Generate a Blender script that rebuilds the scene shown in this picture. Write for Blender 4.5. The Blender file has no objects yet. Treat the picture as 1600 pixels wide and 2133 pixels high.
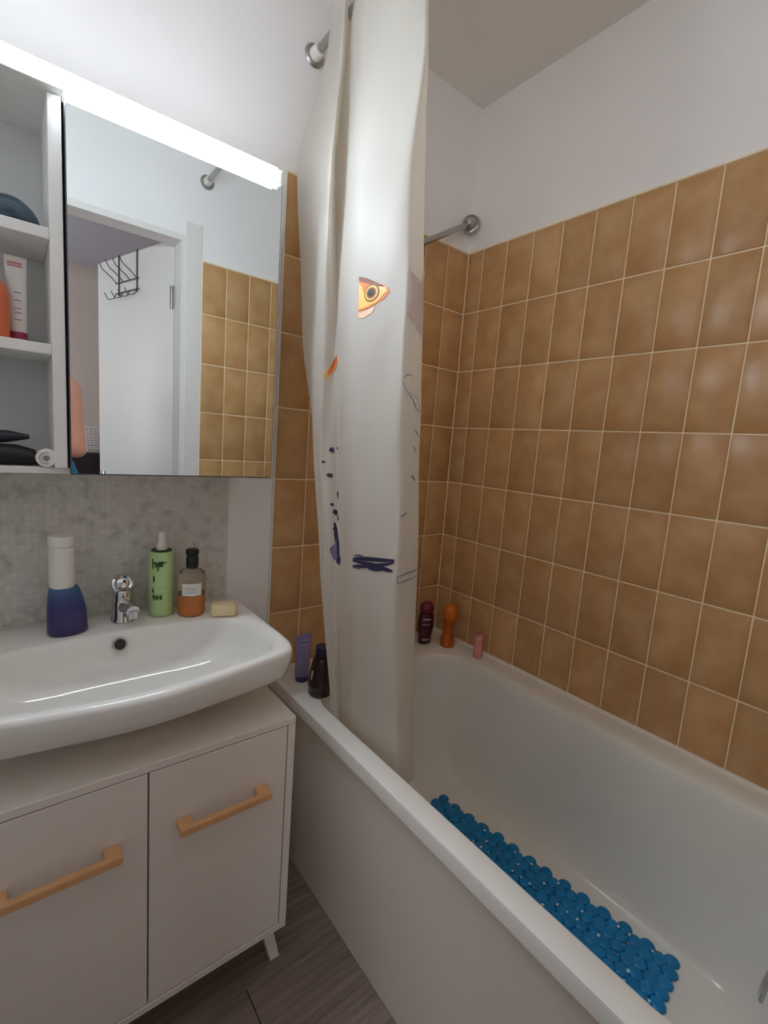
import bpy, bmesh, math, random
from mathutils import Vector, Matrix
random.seed(7)
scn = bpy.context.scene
COL = scn.collection
PI = math.pi

# ------------------------------------------------------------------ camera
def cam_axes(yaw, pitch, roll):
    cy, sy, cp, sp, cr, sr = math.cos(yaw), math.sin(yaw), math.cos(pitch), math.sin(pitch), math.cos(roll), math.sin(roll)
    f = Vector((sy*cp, cy*cp, sp)); r = Vector((cy, -sy, 0)); u = r.cross(f)
    return cr*r+sr*u, -sr*r+cr*u, f
CAM = Vector((-1.2945, -1.2415, 1.2003))
cr_, cu_, cf_ = cam_axes(0.6767, -0.1389, 0.0742)
cd = bpy.data.cameras.new('camera'); cam = bpy.data.objects.new('camera', cd); COL.objects.link(cam)
cd.sensor_fit = 'HORIZONTAL'; cd.sensor_width = 36.0; cd.lens = 981.07/1600*36; cd.clip_start = 0.01
M = Matrix((cr_, cu_, -cf_)).transposed().to_4x4(); M.translation = CAM
cam.matrix_world = M
scn.camera = cam

# ------------------------------------------------------------------ world, big lights, exposure
w = bpy.data.worlds.new('world'); scn.world = w; w.use_nodes = True
w.node_tree.nodes['Background'].inputs[0].default_value = (0.75, 0.85, 1.0, 1)
w.node_tree.nodes['Background'].inputs[1].default_value = 0.5
LED_STRENGTH = 27.0
def area(name, loc, rot, sx, sy, power, col):
    l = bpy.data.lights.new(name, 'AREA'); l.shape = 'RECTANGLE'; l.size = sx; l.size_y = sy; l.energy = power; l.color = col
    o = bpy.data.objects.new(name, l); COL.objects.link(o); o.location = loc; o.rotation_euler = rot
    return o
area('hall_fill_light', (-2.44, -2.55, 1.5), (0, -PI/2, 0), 1.2, 1.1, 4.0, (1.0, 0.97, 0.97))  # added area lamp: soft fill from the unseen side of the hall
scn.cycles.max_bounces = 16; scn.cycles.diffuse_bounces = 10
scn.view_settings.view_transform = 'Standard'; scn.view_settings.look = 'None'
scn.view_settings.exposure = 1.8; scn.view_settings.gamma = 1.0; scn.view_settings.use_curve_mapping = False

# ------------------------------------------------------------------ materials
def lin(c):
    return tuple((x/255/12.92 if x/255 <= 0.04045 else ((x/255+0.055)/1.055)**2.4) for x in c)
MATS = {}
def mat(name, col, rough=0.5, metal=0.0, spec=0.5, trans=0.0, ior=1.45, coat=0.0, bump=None, noise=None, rnd=0.0, sss=0.0):
    """col: sRGB 0-255. noise=(scale, amount, detail), bump=(scale, strength)"""
    m = bpy.data.materials.new(name); m.use_nodes = True; nt = m.node_tree; N = nt.nodes; L = nt.links
    b = N['Principled BSDF']; c = lin(col)+(1,)
    b.inputs['Base Color'].default_value = c; b.inputs['Roughness'].default_value = rough; b.inputs['Metallic'].default_value = metal
    b.inputs['Specular IOR Level'].default_value = spec; b.inputs['Transmission Weight'].default_value = trans; b.inputs['IOR'].default_value = ior
    b.inputs['Coat Weight'].default_value = coat
    if sss: b.inputs['Subsurface Weight'].default_value = sss; b.inputs['Subsurface Scale'].default_value = 0.01
    tc = N.new('ShaderNodeTexCoord')
    nz = N.new('ShaderNodeTexNoise'); nz.inputs['Scale'].default_value = (noise or (14, 0.03, 3))[0]; nz.inputs['Detail'].default_value = (noise or (14, 0.03, 3))[2]
    L.new(tc.outputs['Object'], nz.inputs['Vector'])
    a = (noise or (14, 0.03, 3))[1]
    mr = N.new('ShaderNodeMapRange'); mr.inputs['From Min'].default_value = 0.25; mr.inputs['From Max'].default_value = 0.75
    mr.inputs['To Min'].default_value = 1-a; mr.inputs['To Max'].default_value = 1+a
    L.new(nz.outputs['Fac'], mr.inputs['Value'])
    val = mr.outputs['Result']
    if rnd:
        oi = N.new('ShaderNodeObjectInfo'); r2 = N.new('ShaderNodeMapRange'); r2.inputs['To Min'].default_value = 1-rnd; r2.inputs['To Max'].default_value = 1+rnd
        L.new(oi.outputs['Random'], r2.inputs['Value'])
        mu = N.new('ShaderNodeMath'); mu.operation = 'MULTIPLY'; L.new(val, mu.inputs[0]); L.new(r2.outputs['Result'], mu.inputs[1]); val = mu.outputs[0]
    vm = N.new('ShaderNodeVectorMath'); vm.operation = 'SCALE'; vm.inputs[0].default_value = c[:3]; L.new(val, vm.inputs['Scale'])
    L.new(vm.outputs['Vector'], b.inputs['Base Color'])
    if bump:
        n2 = N.new('ShaderNodeTexNoise'); n2.inputs['Scale'].default_value = bump[0]; n2.inputs['Detail'].default_value = 4
        L.new(tc.outputs['Object'], n2.inputs['Vector'])
        bp = N.new('ShaderNodeBump'); bp.inputs['Strength'].default_value = bump[1]; bp.inputs['Distance'].default_value = 0.002
        L.new(n2.outputs['Fac'], bp.inputs['Height']); L.new(bp.outputs['Normal'], b.inputs['Normal'])
    MATS[name] = m
    return m
def emit(name, col, s):
    m = bpy.data.materials.new(name); m.use_nodes = True; N = m.node_tree.nodes; N.remove(N['Principled BSDF'])
    e = N.new('ShaderNodeEmission'); e.inputs[0].default_value = lin(col)+(1,); e.inputs[1].default_value = s
    m.node_tree.links.new(e.outputs[0], N['Material Output'].inputs[0]); return m

M_wall = mat('painted_wall', (239, 237, 235), 0.75, bump=(220, 0.08), noise=(3, 0.015, 3))
M_ceil = mat('painted_ceiling', (232, 229, 225), 0.85, noise=(3, 0.015, 3))
M_grout = mat('cream_grout', (240, 222, 188), 0.85, noise=(40, 0.06, 4))
M_caulk = mat('white_caulk', (226, 221, 208), 0.55)
M_enamel = mat('bath_enamel', (234, 232, 224), 0.16, spec=0.5, noise=(3, 0.012, 2))
M_panel = mat('bath_panel', (222, 215, 205), 0.45, noise=(4, 0.02, 3))
M_ceramic = mat('sink_ceramic', (232, 230, 224), 0.1, spec=0.5, coat=0.3, noise=(3, 0.01, 2))
M_vanity = mat('vanity_white', (232, 226, 217), 0.42, noise=(6, 0.012, 3))
M_cab = mat('cabinet_white', (226, 226, 222), 0.45, noise=(6, 0.012, 3))
M_beech = mat('beech_wood', (218, 168, 118), 0.5, noise=(30, 0.07, 4))
M_chrome = mat('chrome', (205, 205, 205), 0.12, metal=1.0)
M_steel = mat('brushed_steel', (176, 174, 170), 0.25, metal=1.0)
M_dark = mat('dark_hole', (52, 40, 34), 0.6)
M_mirror = mat('mirror_silver', (232, 238, 238), 0.004, metal=1.0, noise=(3, 0.0, 1))
M_edge = mat('mirror_edge', (96, 100, 102), 0.3, metal=0.5)
M_black = mat('black_plastic', (24, 23, 28), 0.4)
M_whitep = mat('white_plastic', (226, 222, 215), 0.4)
M_door = mat('door_white', (226, 222, 217), 0.4, noise=(3, 0.015, 3))
M_skin = mat('skin', (214, 150, 126), 0.55, noise=(20, 0.05, 3), sss=0.1)
M_teal = mat('teal_fabric', (34, 112, 140), 0.8, noise=(60, 0.08, 3))
M_navy = mat('navy_fabric', (40, 40, 66), 0.85, noise=(60, 0.08, 3))
M_hair = mat('dark_hair', (48, 34, 26), 0.6, noise=(90, 0.2, 4))
M_hallwall = mat('hall_wall', (214, 200, 190), 0.8, noise=(3, 0.02, 3))
M_led = emit('led_diffuser', (231, 242, 255), LED_STRENGTH)
M_sky = None

def tile_material():
    m = mat('ochre_tile', (194, 152, 96), 0.3, spec=0.4, rnd=0.06)
    nt = m.node_tree; N = nt.nodes; L = nt.links; b = N['Principled BSDF']
    old = b.inputs['Base Color'].links[0].from_socket
    tc = [n for n in N if n.type == 'TEX_COORD'][0]
    oi = N.new('ShaderNodeObjectInfo')
    # every tile samples another part of the cloud
    sc = N.new('ShaderNodeVectorMath'); sc.operation = 'SCALE'; sc.inputs[0].default_value = (37, 51, 23); L.new(oi.outputs['Random'], sc.inputs['Scale'])
    ad = N.new('ShaderNodeVectorMath'); ad.operation = 'ADD'; L.new(tc.outputs['Object'], ad.inputs[0]); L.new(sc.outputs['Vector'], ad.inputs[1])
    nz = N.new('ShaderNodeTexNoise'); nz.inputs['Scale'].default_value = 13; nz.inputs['Detail'].default_value = 2.5; L.new(ad.outputs['Vector'], nz.inputs['Vector'])
    rp = N.new('ShaderNodeValToRGB'); e = rp.color_ramp.elements
    e[0].position = 0.3; e[0].color = lin((186, 142, 92))+(1,); e[1].position = 0.74; e[1].color = lin((206, 168, 120))+(1,)
    L.new(nz.outputs['Fac'], rp.inputs['Fac'])
    # the glaze runs a little browner to the tile's rim
    sp = N.new('ShaderNodeSeparateXYZ'); L.new(tc.outputs['Generated'], sp.inputs[0])
    def edge(o, k):
        a = N.new('ShaderNodeMath'); a.operation = 'SUBTRACT'; L.new(o, a.inputs[0]); a.inputs[1].default_value = 0.5
        c = N.new('ShaderNodeMath'); c.operation = 'ABSOLUTE'; L.new(a.outputs[0], c.inputs[0]); return c.outputs[0]
    mx = N.new('ShaderNodeMath'); mx.operation = 'MAXIMUM'; L.new(edge(sp.outputs['X'], 0), mx.inputs[0]); L.new(edge(sp.outputs['Z'], 0), mx.inputs[1])
    mr = N.new('ShaderNodeMapRange'); mr.inputs['From Min'].default_value = 0.36; mr.inputs['From Max'].default_value = 0.5; mr.inputs['To Min'].default_value = 0; mr.inputs['To Max'].default_value = 0.3
    L.new(mx.outputs[0], mr.inputs['Value'])
    mix = N.new('ShaderNodeMix'); mix.data_type = 'RGBA'; L.new(mr.outputs['Result'], mix.inputs[0]); L.new(rp.outputs[0], mix.inputs[6]); mix.inputs[7].default_value = lin((172, 124, 70))+(1,)
    r2 = N.new('ShaderNodeMapRange'); r2.inputs['To Min'].default_value = 0.93; r2.inputs['To Max'].default_value = 1.07; L.new(oi.outputs['Random'], r2.inputs['Value'])
    vs = N.new('ShaderNodeVectorMath'); vs.operation = 'SCALE'; L.new(mix.outputs[2], vs.inputs[0]); L.new(r2.outputs['Result'], vs.inputs['Scale'])
    L.new(vs.outputs['Vector'], b.inputs['Base Color'])
    return m
M_tile = tile_material()

def plank_material():
    m = mat('greige_plank', (134, 118, 104), 0.5, rnd=0.06)
    nt = m.node_tree; N = nt.nodes; L = nt.links; b = N['Principled BSDF']
    tc = [n for n in N if n.type == 'TEX_COORD'][0]; oi = N.new('ShaderNodeObjectInfo')
    mp = N.new('ShaderNodeMapping'); mp.inputs['Scale'].default_value = (3, 60, 3); L.new(tc.outputs['Object'], mp.inputs['Vector'])
    sc = N.new('ShaderNodeVectorMath'); sc.operation = 'SCALE'; sc.inputs[0].default_value = (9, 31, 0); L.new(oi.outputs['Random'], sc.inputs['Scale'])
    ad = N.new('ShaderNodeVectorMath'); ad.operation = 'ADD'; L.new(mp.outputs[0], ad.inputs[0]); L.new(sc.outputs['Vector'], ad.inputs[1])
    nz = N.new('ShaderNodeTexNoise'); nz.inputs['Scale'].default_value = 1.4; nz.inputs['Detail'].default_value = 5; L.new(ad.outputs['Vector'], nz.inputs['Vector'])
    rp = N.new('ShaderNodeValToRGB'); e = rp.color_ramp.elements
    e[0].position = 0.28; e[0].color = lin((112, 96, 84))+(1,); e[1].position = 0.75; e[1].color = lin((152, 137, 123))+(1,)
    L.new(nz.outputs['Fac'], rp.inputs['Fac']); L.new(rp.outputs[0], b.inputs['Base Color'])
    return m
M_plank = plank_material()

def mosaic_material():
    m = mat('grey_mosaic', (214, 212, 203), 0.4)
    nt = m.node_tree; N = nt.nodes; L = nt.links; b = N['Principled BSDF']
    tc = [n for n in N if n.type == 'TEX_COORD'][0]
    sp = N.new('ShaderNodeSeparateXYZ'); L.new(tc.outputs['Object'], sp.inputs[0])
    cb = N.new('ShaderNodeCombineXYZ'); L.new(sp.outputs['X'], cb.inputs['X']); L.new(sp.outputs['Z'], cb.inputs['Y'])
    br = N.new('ShaderNodeTexBrick'); br.offset = 0.0; br.inputs['Scale'].default_value = 1.0
    br.inputs['Brick Width'].default_value = 0.0125; br.inputs['Row Height'].default_value = 0.0125; br.inputs['Mortar Size'].default_value = 0.0009
    br.inputs['Color1'].default_value = lin((204, 202, 194))+(1,); br.inputs['Color2'].default_value = lin((216, 214, 206))+(1,); br.inputs['Mortar'].default_value = lin((203, 200, 192))+(1,)
    L.new(cb.outputs[0], br.inputs['Vector'])
    nz = N.new('ShaderNodeTexNoise'); nz.inputs['Scale'].default_value = 34; nz.inputs['Detail'].default_value = 3; L.new(tc.outputs['Object'], nz.inputs['Vector'])
    rp = N.new('ShaderNodeValToRGB'); e = rp.color_ramp.elements
    e[0].position = 0.30; e[0].color = (0.74, 0.74, 0.74, 1); e[1].position = 0.48; e[1].color = (1, 1, 1, 1)
    L.new(nz.outputs['Fac'], rp.inputs['Fac'])
    mu = N.new('ShaderNodeMix'); mu.data_type = 'RGBA'; mu.blend_type = 'MULTIPLY'; mu.inputs[0].default_value = 1
    L.new(br.outputs['Color'], mu.inputs[6]); L.new(rp.outputs[0], mu.inputs[7]); L.new(mu.outputs[2], b.inputs['Base Color'])
    return m
M_mosaic = mosaic_material()

def curtain_material():
    m = bpy.data.materials.new('peva_curtain'); m.use_nodes = True; nt = m.node_tree; N = nt.nodes; L = nt.links
    b = N['Principled BSDF']; b.inputs['Base Color'].default_value = lin((224, 223, 215))+(1,); b.inputs['Roughness'].default_value = 0.5; b.inputs['Specular IOR Level'].default_value = 0.3
    tr = N.new('ShaderNodeBsdfTranslucent'); tr.inputs[0].default_value = lin((240, 232, 220))+(1,)
    tp = N.new('ShaderNodeBsdfTransparent'); tp.inputs[0].default_value = (0.95, 0.94, 0.92, 1)
    mx = N.new('ShaderNodeMixShader'); mx.inputs[0].default_value = 0.46
    m2 = N.new('ShaderNodeMixShader'); m2.inputs[0].default_value = 0.07
    tc = N.new('ShaderNodeTexCoord'); nz = N.new('ShaderNodeTexNoise'); nz.inputs['Scale'].default_value = 25; L.new(tc.outputs['Object'], nz.inputs['Vector'])
    bp = N.new('ShaderNodeBump'); bp.inputs['Strength'].default_value = 0.12; bp.inputs['Distance'].default_value = 0.004
    L.new(nz.outputs['Fac'], bp.inputs['Height']); L.new(bp.outputs['Normal'], b.inputs['Normal'])
    L.new(b.outputs[0], mx.inputs[1]); L.new(tr.outputs[0], mx.inputs[2]); L.new(mx.outputs[0], m2.inputs[1]); L.new(tp.outputs[0], m2.inputs[2])
    L.new(m2.outputs[0], N['Material Output'].inputs[0])
    return m
M_curtain = curtain_material()

# ------------------------------------------------------------------ mesh helpers : a shape is (verts, faces)
def box(x0, x1, y0, y1, z0, z1, bev=0.0, seg=2):
    if bev <= 0:
        v = [(x, y, z) for z in (z0, z1) for y in (y0, y1) for x in (x0, x1)]
        return v, [(0, 2, 3, 1), (4, 5, 7, 6), (0, 1, 5, 4), (2, 6, 7, 3), (0, 4, 6, 2), (1, 3, 7, 5)]
    bm = bmesh.new(); bmesh.ops.create_cube(bm, size=1)
    for q in bm.verts:
        q.co = Vector(((x0+x1)/2+q.co.x*(x1-x0), (y0+y1)/2+q.co.y*(y1-y0), (z0+z1)/2+q.co.z*(z1-z0)))
    bmesh.ops.bevel(bm, geom=list(bm.edges), offset=bev, segments=seg, affect='EDGES', profile=0.5)
    return from_bm(bm)
def from_bm(bm):
    bm.verts.index_update(); v = [tuple(q.co) for q in bm.verts]; f = [tuple(q.index for q in p.verts) for p in bm.faces]; bm.free(); return v, f
def join(*s):
    V = []; F = []
    for v, f in s:
        o = len(V); V += list(v); F += [tuple(i+o for i in p) for p in f]
    return V, F
def xf(s, mtx):
    return [tuple(mtx @ Vector(p)) for p in s[0]], s[1]
def move(s, d):
    return [(p[0]+d[0], p[1]+d[1], p[2]+d[2]) for p in s[0]], s[1]
def rings(rs, cap0=True, cap1=True, closed=True):
    n = len(rs[0]); V = [p for r in rs for p in r]; F = []
    for i in range(len(rs)-1):
        for j in range(n if closed else n-1):
            k = (j+1) % n
            F.append((i*n+j, i*n+k, (i+1)*n+k, (i+1)*n+j))
    if cap0: F.append(tuple(range(n-1, -1, -1)))
    if cap1: F.append(tuple((len(rs)-1)*n+j for j in range(n)))
    return V, F
def lathe(prof, c=(0, 0, 0), n=28, sx=1.0, sy=1.0):
    return rings([[(c[0]+r*sx*math.cos(2*PI*j/n), c[1]+r*sy*math.sin(2*PI*j/n), c[2]+z) for j in range(n)] for r, z in prof])
def tube(pts, rad, n=12, caps=True):
    P = [Vector(p) for p in pts]; R = rad if isinstance(rad, (list, tuple)) else [rad]*len(P)
    rs = []; prev = None
    for i, p in enumerate(P):
        t = (P[min(i+1, len(P)-1)]-P[max(i-1, 0)]).normalized()
        a = prev if prev is not None else (Vector((0, 0, 1)) if abs(t.z) < 0.9 else Vector((1, 0, 0)))
        u = (a-t*a.dot(t)).normalized(); prev = u; v = t.cross(u)
        rs.append([tuple(p+R[i]*(u*math.cos(2*PI*j/n)+v*math.sin(2*PI*j/n))) for j in range(n)])
    return rings(rs, caps, caps)
def ball(c, rx, ry, rz, n=16, m=10):
    rs = []
    for i in range(1, m):
        a = PI*i/m-PI/2
        rs.append([(c[0]+rx*math.cos(a)*math.cos(2*PI*j/n), c[1]+ry*math.cos(a)*math.sin(2*PI*j/n), c[2]+rz*math.sin(a)) for j in range(n)])
    return rings(rs)
def torus(c, R, r, axis='z', n=20, m=8):
    V = []; F = []
    for i in range(n):
        for j in range(m):
            a = 2*PI*i/n; b = 2*PI*j/m
            x = (R+r*math.cos(b))*math.cos(a); y = (R+r*math.cos(b))*math.sin(a); z = r*math.sin(b)
            q = {'z': (x, y, z), 'y': (x, z, y), 'x': (z, x, y)}[axis]
            V.append((c[0]+q[0], c[1]+q[1], c[2]+q[2]))
            F.append((i*m+j, ((i+1) % n)*m+j, ((i+1) % n)*m+(j+1) % m, i*m+(j+1) % m))
    return V, F
def ribbon(pts, nrm, wid):
    """flat stroke through pts lying on a surface with normals nrm"""
    P = [Vector(p) for p in pts]; V = []; F = []
    for i, p in enumerate(P):
        t = (P[min(i+1, len(P)-1)]-P[max(i-1, 0)]).normalized(); s = t.cross(Vector(nrm[i])).normalized()
        wd = wid[i] if isinstance(wid, (list, tuple)) else wid
        V += [tuple(p+s*wd/2), tuple(p-s*wd/2)]
        if i: F.append((2*i-2, 2*i-1, 2*i+1, 2*i))
    return V, F

ORG = {}
def link(o, parent=None):
    COL.objects.link(o)
    if parent is not None: o.parent = parent
    return o
def obj(name, shape, m, parent=None, smooth=None, origin=None):
    """one mesh object; shape is given in world coordinates"""
    v, f = shape
    org = Vector(origin) if origin is not None else (ORG.get(parent.name, Vector()) if parent is not None else Vector())
    me = bpy.data.meshes.new(name); me.from_pydata([tuple(Vector(p)-org) for p in v], [], f); me.update()
    bm = bmesh.new(); bm.from_mesh(me); bmesh.ops.recalc_face_normals(bm, faces=bm.faces); bm.to_mesh(me); bm.free()
    if m: me.materials.append(m)
    if smooth:
        me.polygons.foreach_set('use_smooth', [True]*len(me.polygons)); me.set_sharp_from_angle(angle=math.radians(smooth if smooth > 1 else 40))
    o = bpy.data.objects.new(name, me); link(o, parent)
    if parent is None and origin is not None: o.location = org
    ORG[o.name] = org
    return o
def thing(name, label, cat, loc, group=None):
    o = bpy.data.objects.new(name, None); o.empty_display_size = 0.05; link(o); o.location = loc; ORG[o.name] = Vector(loc)
    return tag(o, label, cat, group)
def tag(o, label, cat, group=None):
    o['label'] = label; o['category'] = cat
    if group: o['group'] = group
    return o
def struct(name, shape, m, label=None, smooth=None, parent=None):
    o = obj(name, shape, m, parent, smooth)
    if parent is None: o['kind'] = 'structure'
    if label: o['label'] = label
    return o

# ================================================================== ROOM SHELL
D = 1.205           # bathroom depth (door wall inner face at y=-D)
XL = -1.62          # left wall
H = 2.355           # ceiling
ZT = 1.885          # top of the tiling
T = 0.09            # door wall thickness
HY = -3.45          # far wall of the hall
struct('floor', box(-2.5, 0.05, HY-0.05, 0.05, -0.06, -0.004), mat('floor_base', (70, 60, 54), 0.8), 'floor under the grey wood-look planks')
FLOOR = bpy.data.objects['floor']
# vinyl planks, running along the mirror wall
pk = box(-0.449, 0.449, -0.0692, 0.0692, -0.004, 0.0, 0.0008, 1)
pm = bpy.data.meshes.new('plank'); pm.from_pydata(pk[0], [], pk[1]); pm.materials.append(M_plank)
row = 0
y = -0.0695
while y > -3.4:
    x = -0.02-0.45-(row % 3)*0.3
    k = 0
    while x > -2.45:
        o = bpy.data.objects.new('plank', pm); link(o, FLOOR); o.location = (x, y, 0)
        x -= 0.9
    row += 1; y -= 0.139
struct('ceiling', box(XL-0.05, 0.05, -D-T+0.02, 0.05, H, H+0.06), M_ceil, 'pale painted bathroom ceiling')
WB = struct('wall_back', join(box(XL-0.05, 0.05, 0.0, 0.06, -0.05, H+0.05)), M_wall, 'white painted wall behind mirror cabinet and basin')
WR = struct('wall_right', box(0.0, 0.06, -D-T, 0.0, -0.05, H+0.05), M_wall, 'wall along the bath, ochre tiles below white paint')
struct('wall_left', box(XL-0.06, XL, -D-T, 0.0, -0.05, H+0.05), M_wall, 'white painted wall left of the basin')
DX0, DX1, DZ = -1.47, -0.715, 1.967       # door opening
WF = struct('wall_front', join(box(DX1, 0.0, -D-T, -D, -0.05, H+0.05), box(XL, DX0, -D-T, -D, -0.05, H+0.05), box(DX0, DX1, -D-T, -D, DZ, H+0.05)), M_wall, 'white doorway wall with ochre tiles over the bath end')
# grout beds
def grout(parent, s):
    return obj('grout_bed', s, M_grout, parent)
grout(WR, box(-0.0062, 0.0, -D, 0.0, 0.44, ZT))
grout(WB, box(-0.7065, 0.0, -0.0062, 0.0, 0.44, ZT))
grout(WF, box(-0.655, 0.0, -D, -D+0.0062, 0.44, ZT))
# ceramic tiles: 10 x 20 cm, upright; each one an object
def tile_mesh(wd, ht):
    s = box(-wd/2, wd/2, -0.0075, 0, -ht/2, ht/2, 0.0022, 2)
    me = bpy.data.meshes.new('tile'); me.from_pydata(s[0], [], s[1]); me.materials.append(M_tile)
    me.polygons.foreach_set('use_smooth', [True]*len(me.polygons)); me.set_sharp_from_angle(angle=math.radians(50)); return me
TM = {}
def tile(parent, wd, c, rz):
    k = round(wd, 4)
    if k not in TM: TM[k] = tile_mesh(wd-0.0026, 0.2-0.0030)
    o = bpy.data.objects.new('tile', TM[k]); link(o, parent); o.location = c
    j = lambda a: random.uniform(-a, a)
    o.rotation_euler = (j(0.003), j(0.002), rz+j(0.004)); return o
for r in range(7):
    zc = ZT-0.1-0.2*r
    # right wall (faces -x)
    edges = [0.008, 0.075]+[0.075+0.1*i for i in range(1, 12)]+[D-0.008]
    for a, b in zip(edges, edges[1:]): tile(WR, b-a, (0.0, -(a+b)/2, zc), -PI/2)
    # mirror wall (faces -y)
    edges = [0.008, 0.107]+[0.107+0.1*i for i in range(1, 7)]
    for a, b in zip(edges, edges[1:]): tile(WB, b-a, (-(a+b)/2, 0.0, zc), 0)
    # door wall (faces +y)
    edges = [0.008, 0.056]+[0.056+0.1*i for i in range(1, 7)]
    for a, b in zip(edges, edges[1:]): tile(WF, b-a, (-(a+b)/2, -D, zc), PI)
# cream bead on top of the tiling, bath sealant
struct('trim_1', join(box(-0.010, 0, -D, 0, ZT-0.001, ZT+0.005, 0.002), box(-0.7065, 0, -0.010, 0, ZT-0.001, ZT+0.005, 0.002), box(-0.655, 0, -D, -D+0.010, ZT-0.001, ZT+0.005, 0.002)), M_grout, 'cream bead along the top of the tiling')
struct('trim_2', join(tube([(-0.008, -0.008, 0.505), (-0.008, -D+0.008, 0.505)], 0.010, 10), tube([(-0.70, -0.008, 0.505), (-0.008, -0.008, 0.505)], 0.008, 10)), M_caulk, 'white sealant bead between bath and tiles', 60)
struct('trim_3', box(-0.7125, -0.7062, -0.009, 0, 0.46, ZT+0.004, 0.0015), M_caulk, 'thin white edge strip beside the leftmost tiles')
# mosaic splashback
struct('trim_4', box(XL, -0.838, -0.005, 0, 0.752, 1.125, 0.001, 1), M_mosaic, 'mottled grey mosaic splashback behind the basin')
# door frame
FR = struct('trim_5', join(box(DX1-0.005, -0.660, -D, -D+0.005, 0, 2.020, 0.001), box(DX0-0.055, DX0+0.005, -D, -D+0.005, 0, 2.020, 0.001),
        box(DX1-0.022, DX1-0.0002, -D-T+0.001, -D-0.0002, 0, DZ-0.022), box(DX0+0.0002, DX0+0.022, -D-T+0.001, -D-0.0002, 0, DZ-0.022), box(DX0+0.0002, DX1-0.0002, -D-T+0.001, -D-0.0002, DZ-0.0218, DZ-0.0002)), M_door, 'white door frame around the bathroom doorway')
# hall beyond the doorway
struct('wall_hall_far', box(-2.5, 0.1, HY-0.06, HY, -0.05, H+0.05), M_hallwall, 'pinkish far wall of the hall seen in the mirror')
struct('wall_hall_right', box(0.0, 0.06, HY, -D-T, -0.05, H+0.05), M_hallwall, 'side wall of the hall beyond the door')
struct('wall_hall_left', join(box(-2.46, -2.4, HY, -3.15, -0.05, H+0.05), box(-2.46, -2.4, -1.95, -D-T, -0.05, H+0.05), box(-2.46, -2.4, -3.15, -1.95, -0.05, 0.9), box(-2.46, -2.4, -3.15, -1.95, 2.1, H+0.05)), M_hallwall, 'hall wall with an added, unseen window opening')
struct('wall_hall_near', box(-2.46, XL-0.06, -D-T, -D-T+0.05, -0.05, H+0.05), M_hallwall, 'hall wall beside the bathroom')
struct('ceiling_hall', box(-2.46, 0.06, HY-0.02, -D-T+0.02, H, H+0.06), mat('hall_ceiling_paint', (196, 194, 204), 0.85), 'grey ceiling of the hall')  # darker grey-violet colour than the bathroom ceiling
WN = struct('window_added', join(box(-2.45, -2.40, -3.16, -3.10, 0.89, 2.11), box(-2.45, -2.40, -2.0, -1.94, 0.89, 2.11), box(-2.45, -2.40, -3.16, -1.94, 0.89, 0.95), box(-2.45, -2.40, -3.16, -1.94, 2.05, 2.11)), M_door, 'white frame of the added, unseen hall window')  # window added out of view to carry the hall's fill light

# door leaf, swung out into the hall
HP = Vector((-0.742, -1.300, 0)); HE = Vector((-0.930, -1.930, 0)); dv = (HE-HP).normalized(); dn = Vector((dv.y, -dv.x, 0))
if dn.x > 0: dn = -dn           # visible side faces -x
DM = Matrix((dv, dn, Vector((0, 0, 1)))).transposed().to_4x4(); DM.translation = HP     # local: x along leaf, y outwards, z up
DOOR = struct('door_1', xf(box(0, 0.657, -0.038, 0, 0.008, 1.975, 0.002), DM), M_door, 'white door leaf standing open into the hall')
hd = obj('door_handle', join(xf(box(0.60, 0.632, 0, 0.006, 0.80, 0.97, 0.002), DM), xf(tube([(0.616, 0.004, 0.92), (0.616, 0.045, 0.92), (0.60, 0.05, 0.92), (0.50, 0.05, 0.92)], 0.009), DM)), M_steel, DOOR, 50)
for zz in (0.25, 1.70): obj('hinge', xf(tube([(0.0, 0.006, zz), (0.0, 0.006, zz+0.09)], 0.007), DM), M_steel, DOOR, 50)
M_wire = mat('dark_grey_wire', (70, 70, 74), 0.45)
# over-door hook rack
rk = thing('hook_rack', 'black wire hook rack hung over the white door', 'hook rack', tuple(DM @ Vector((0.365, 0, 1.81))))
for a in (0.285, 0.447): obj('strap', xf(join(box(a-0.005, a+0.005, 0.0005, 0.003, 1.80, 1.979), box(a-0.005, a+0.005, -0.041, 0.003, 1.977, 1.979), box(a-0.005, a+0.005, -0.041, -0.0385, 1.94, 1.979)), DM), M_wire, rk)
for zz in (1.857, 1.812): obj('rail', xf(tube([(0.265, 0.006, zz), (0.467, 0.006, zz)], 0.0026, 8), DM), M_wire, rk, 50)
for a in (0.275, 0.335, 0.395, 0.457):
    obj('hook', xf(tube([(a, 0.008, 1.857), (a, 0.03, 1.875), (a, 0.07, 1.90), (a, 0.085, 1.925)], 0.0021, 8), DM), M_wire, rk, 50)
    obj('hook', xf(tube([(a, 0.008, 1.812), (a, 0.02, 1.785), (a, 0.045, 1.775), (a, 0.062, 1.80)], 0.0021, 8), DM), M_wire, rk, 50)

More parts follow.
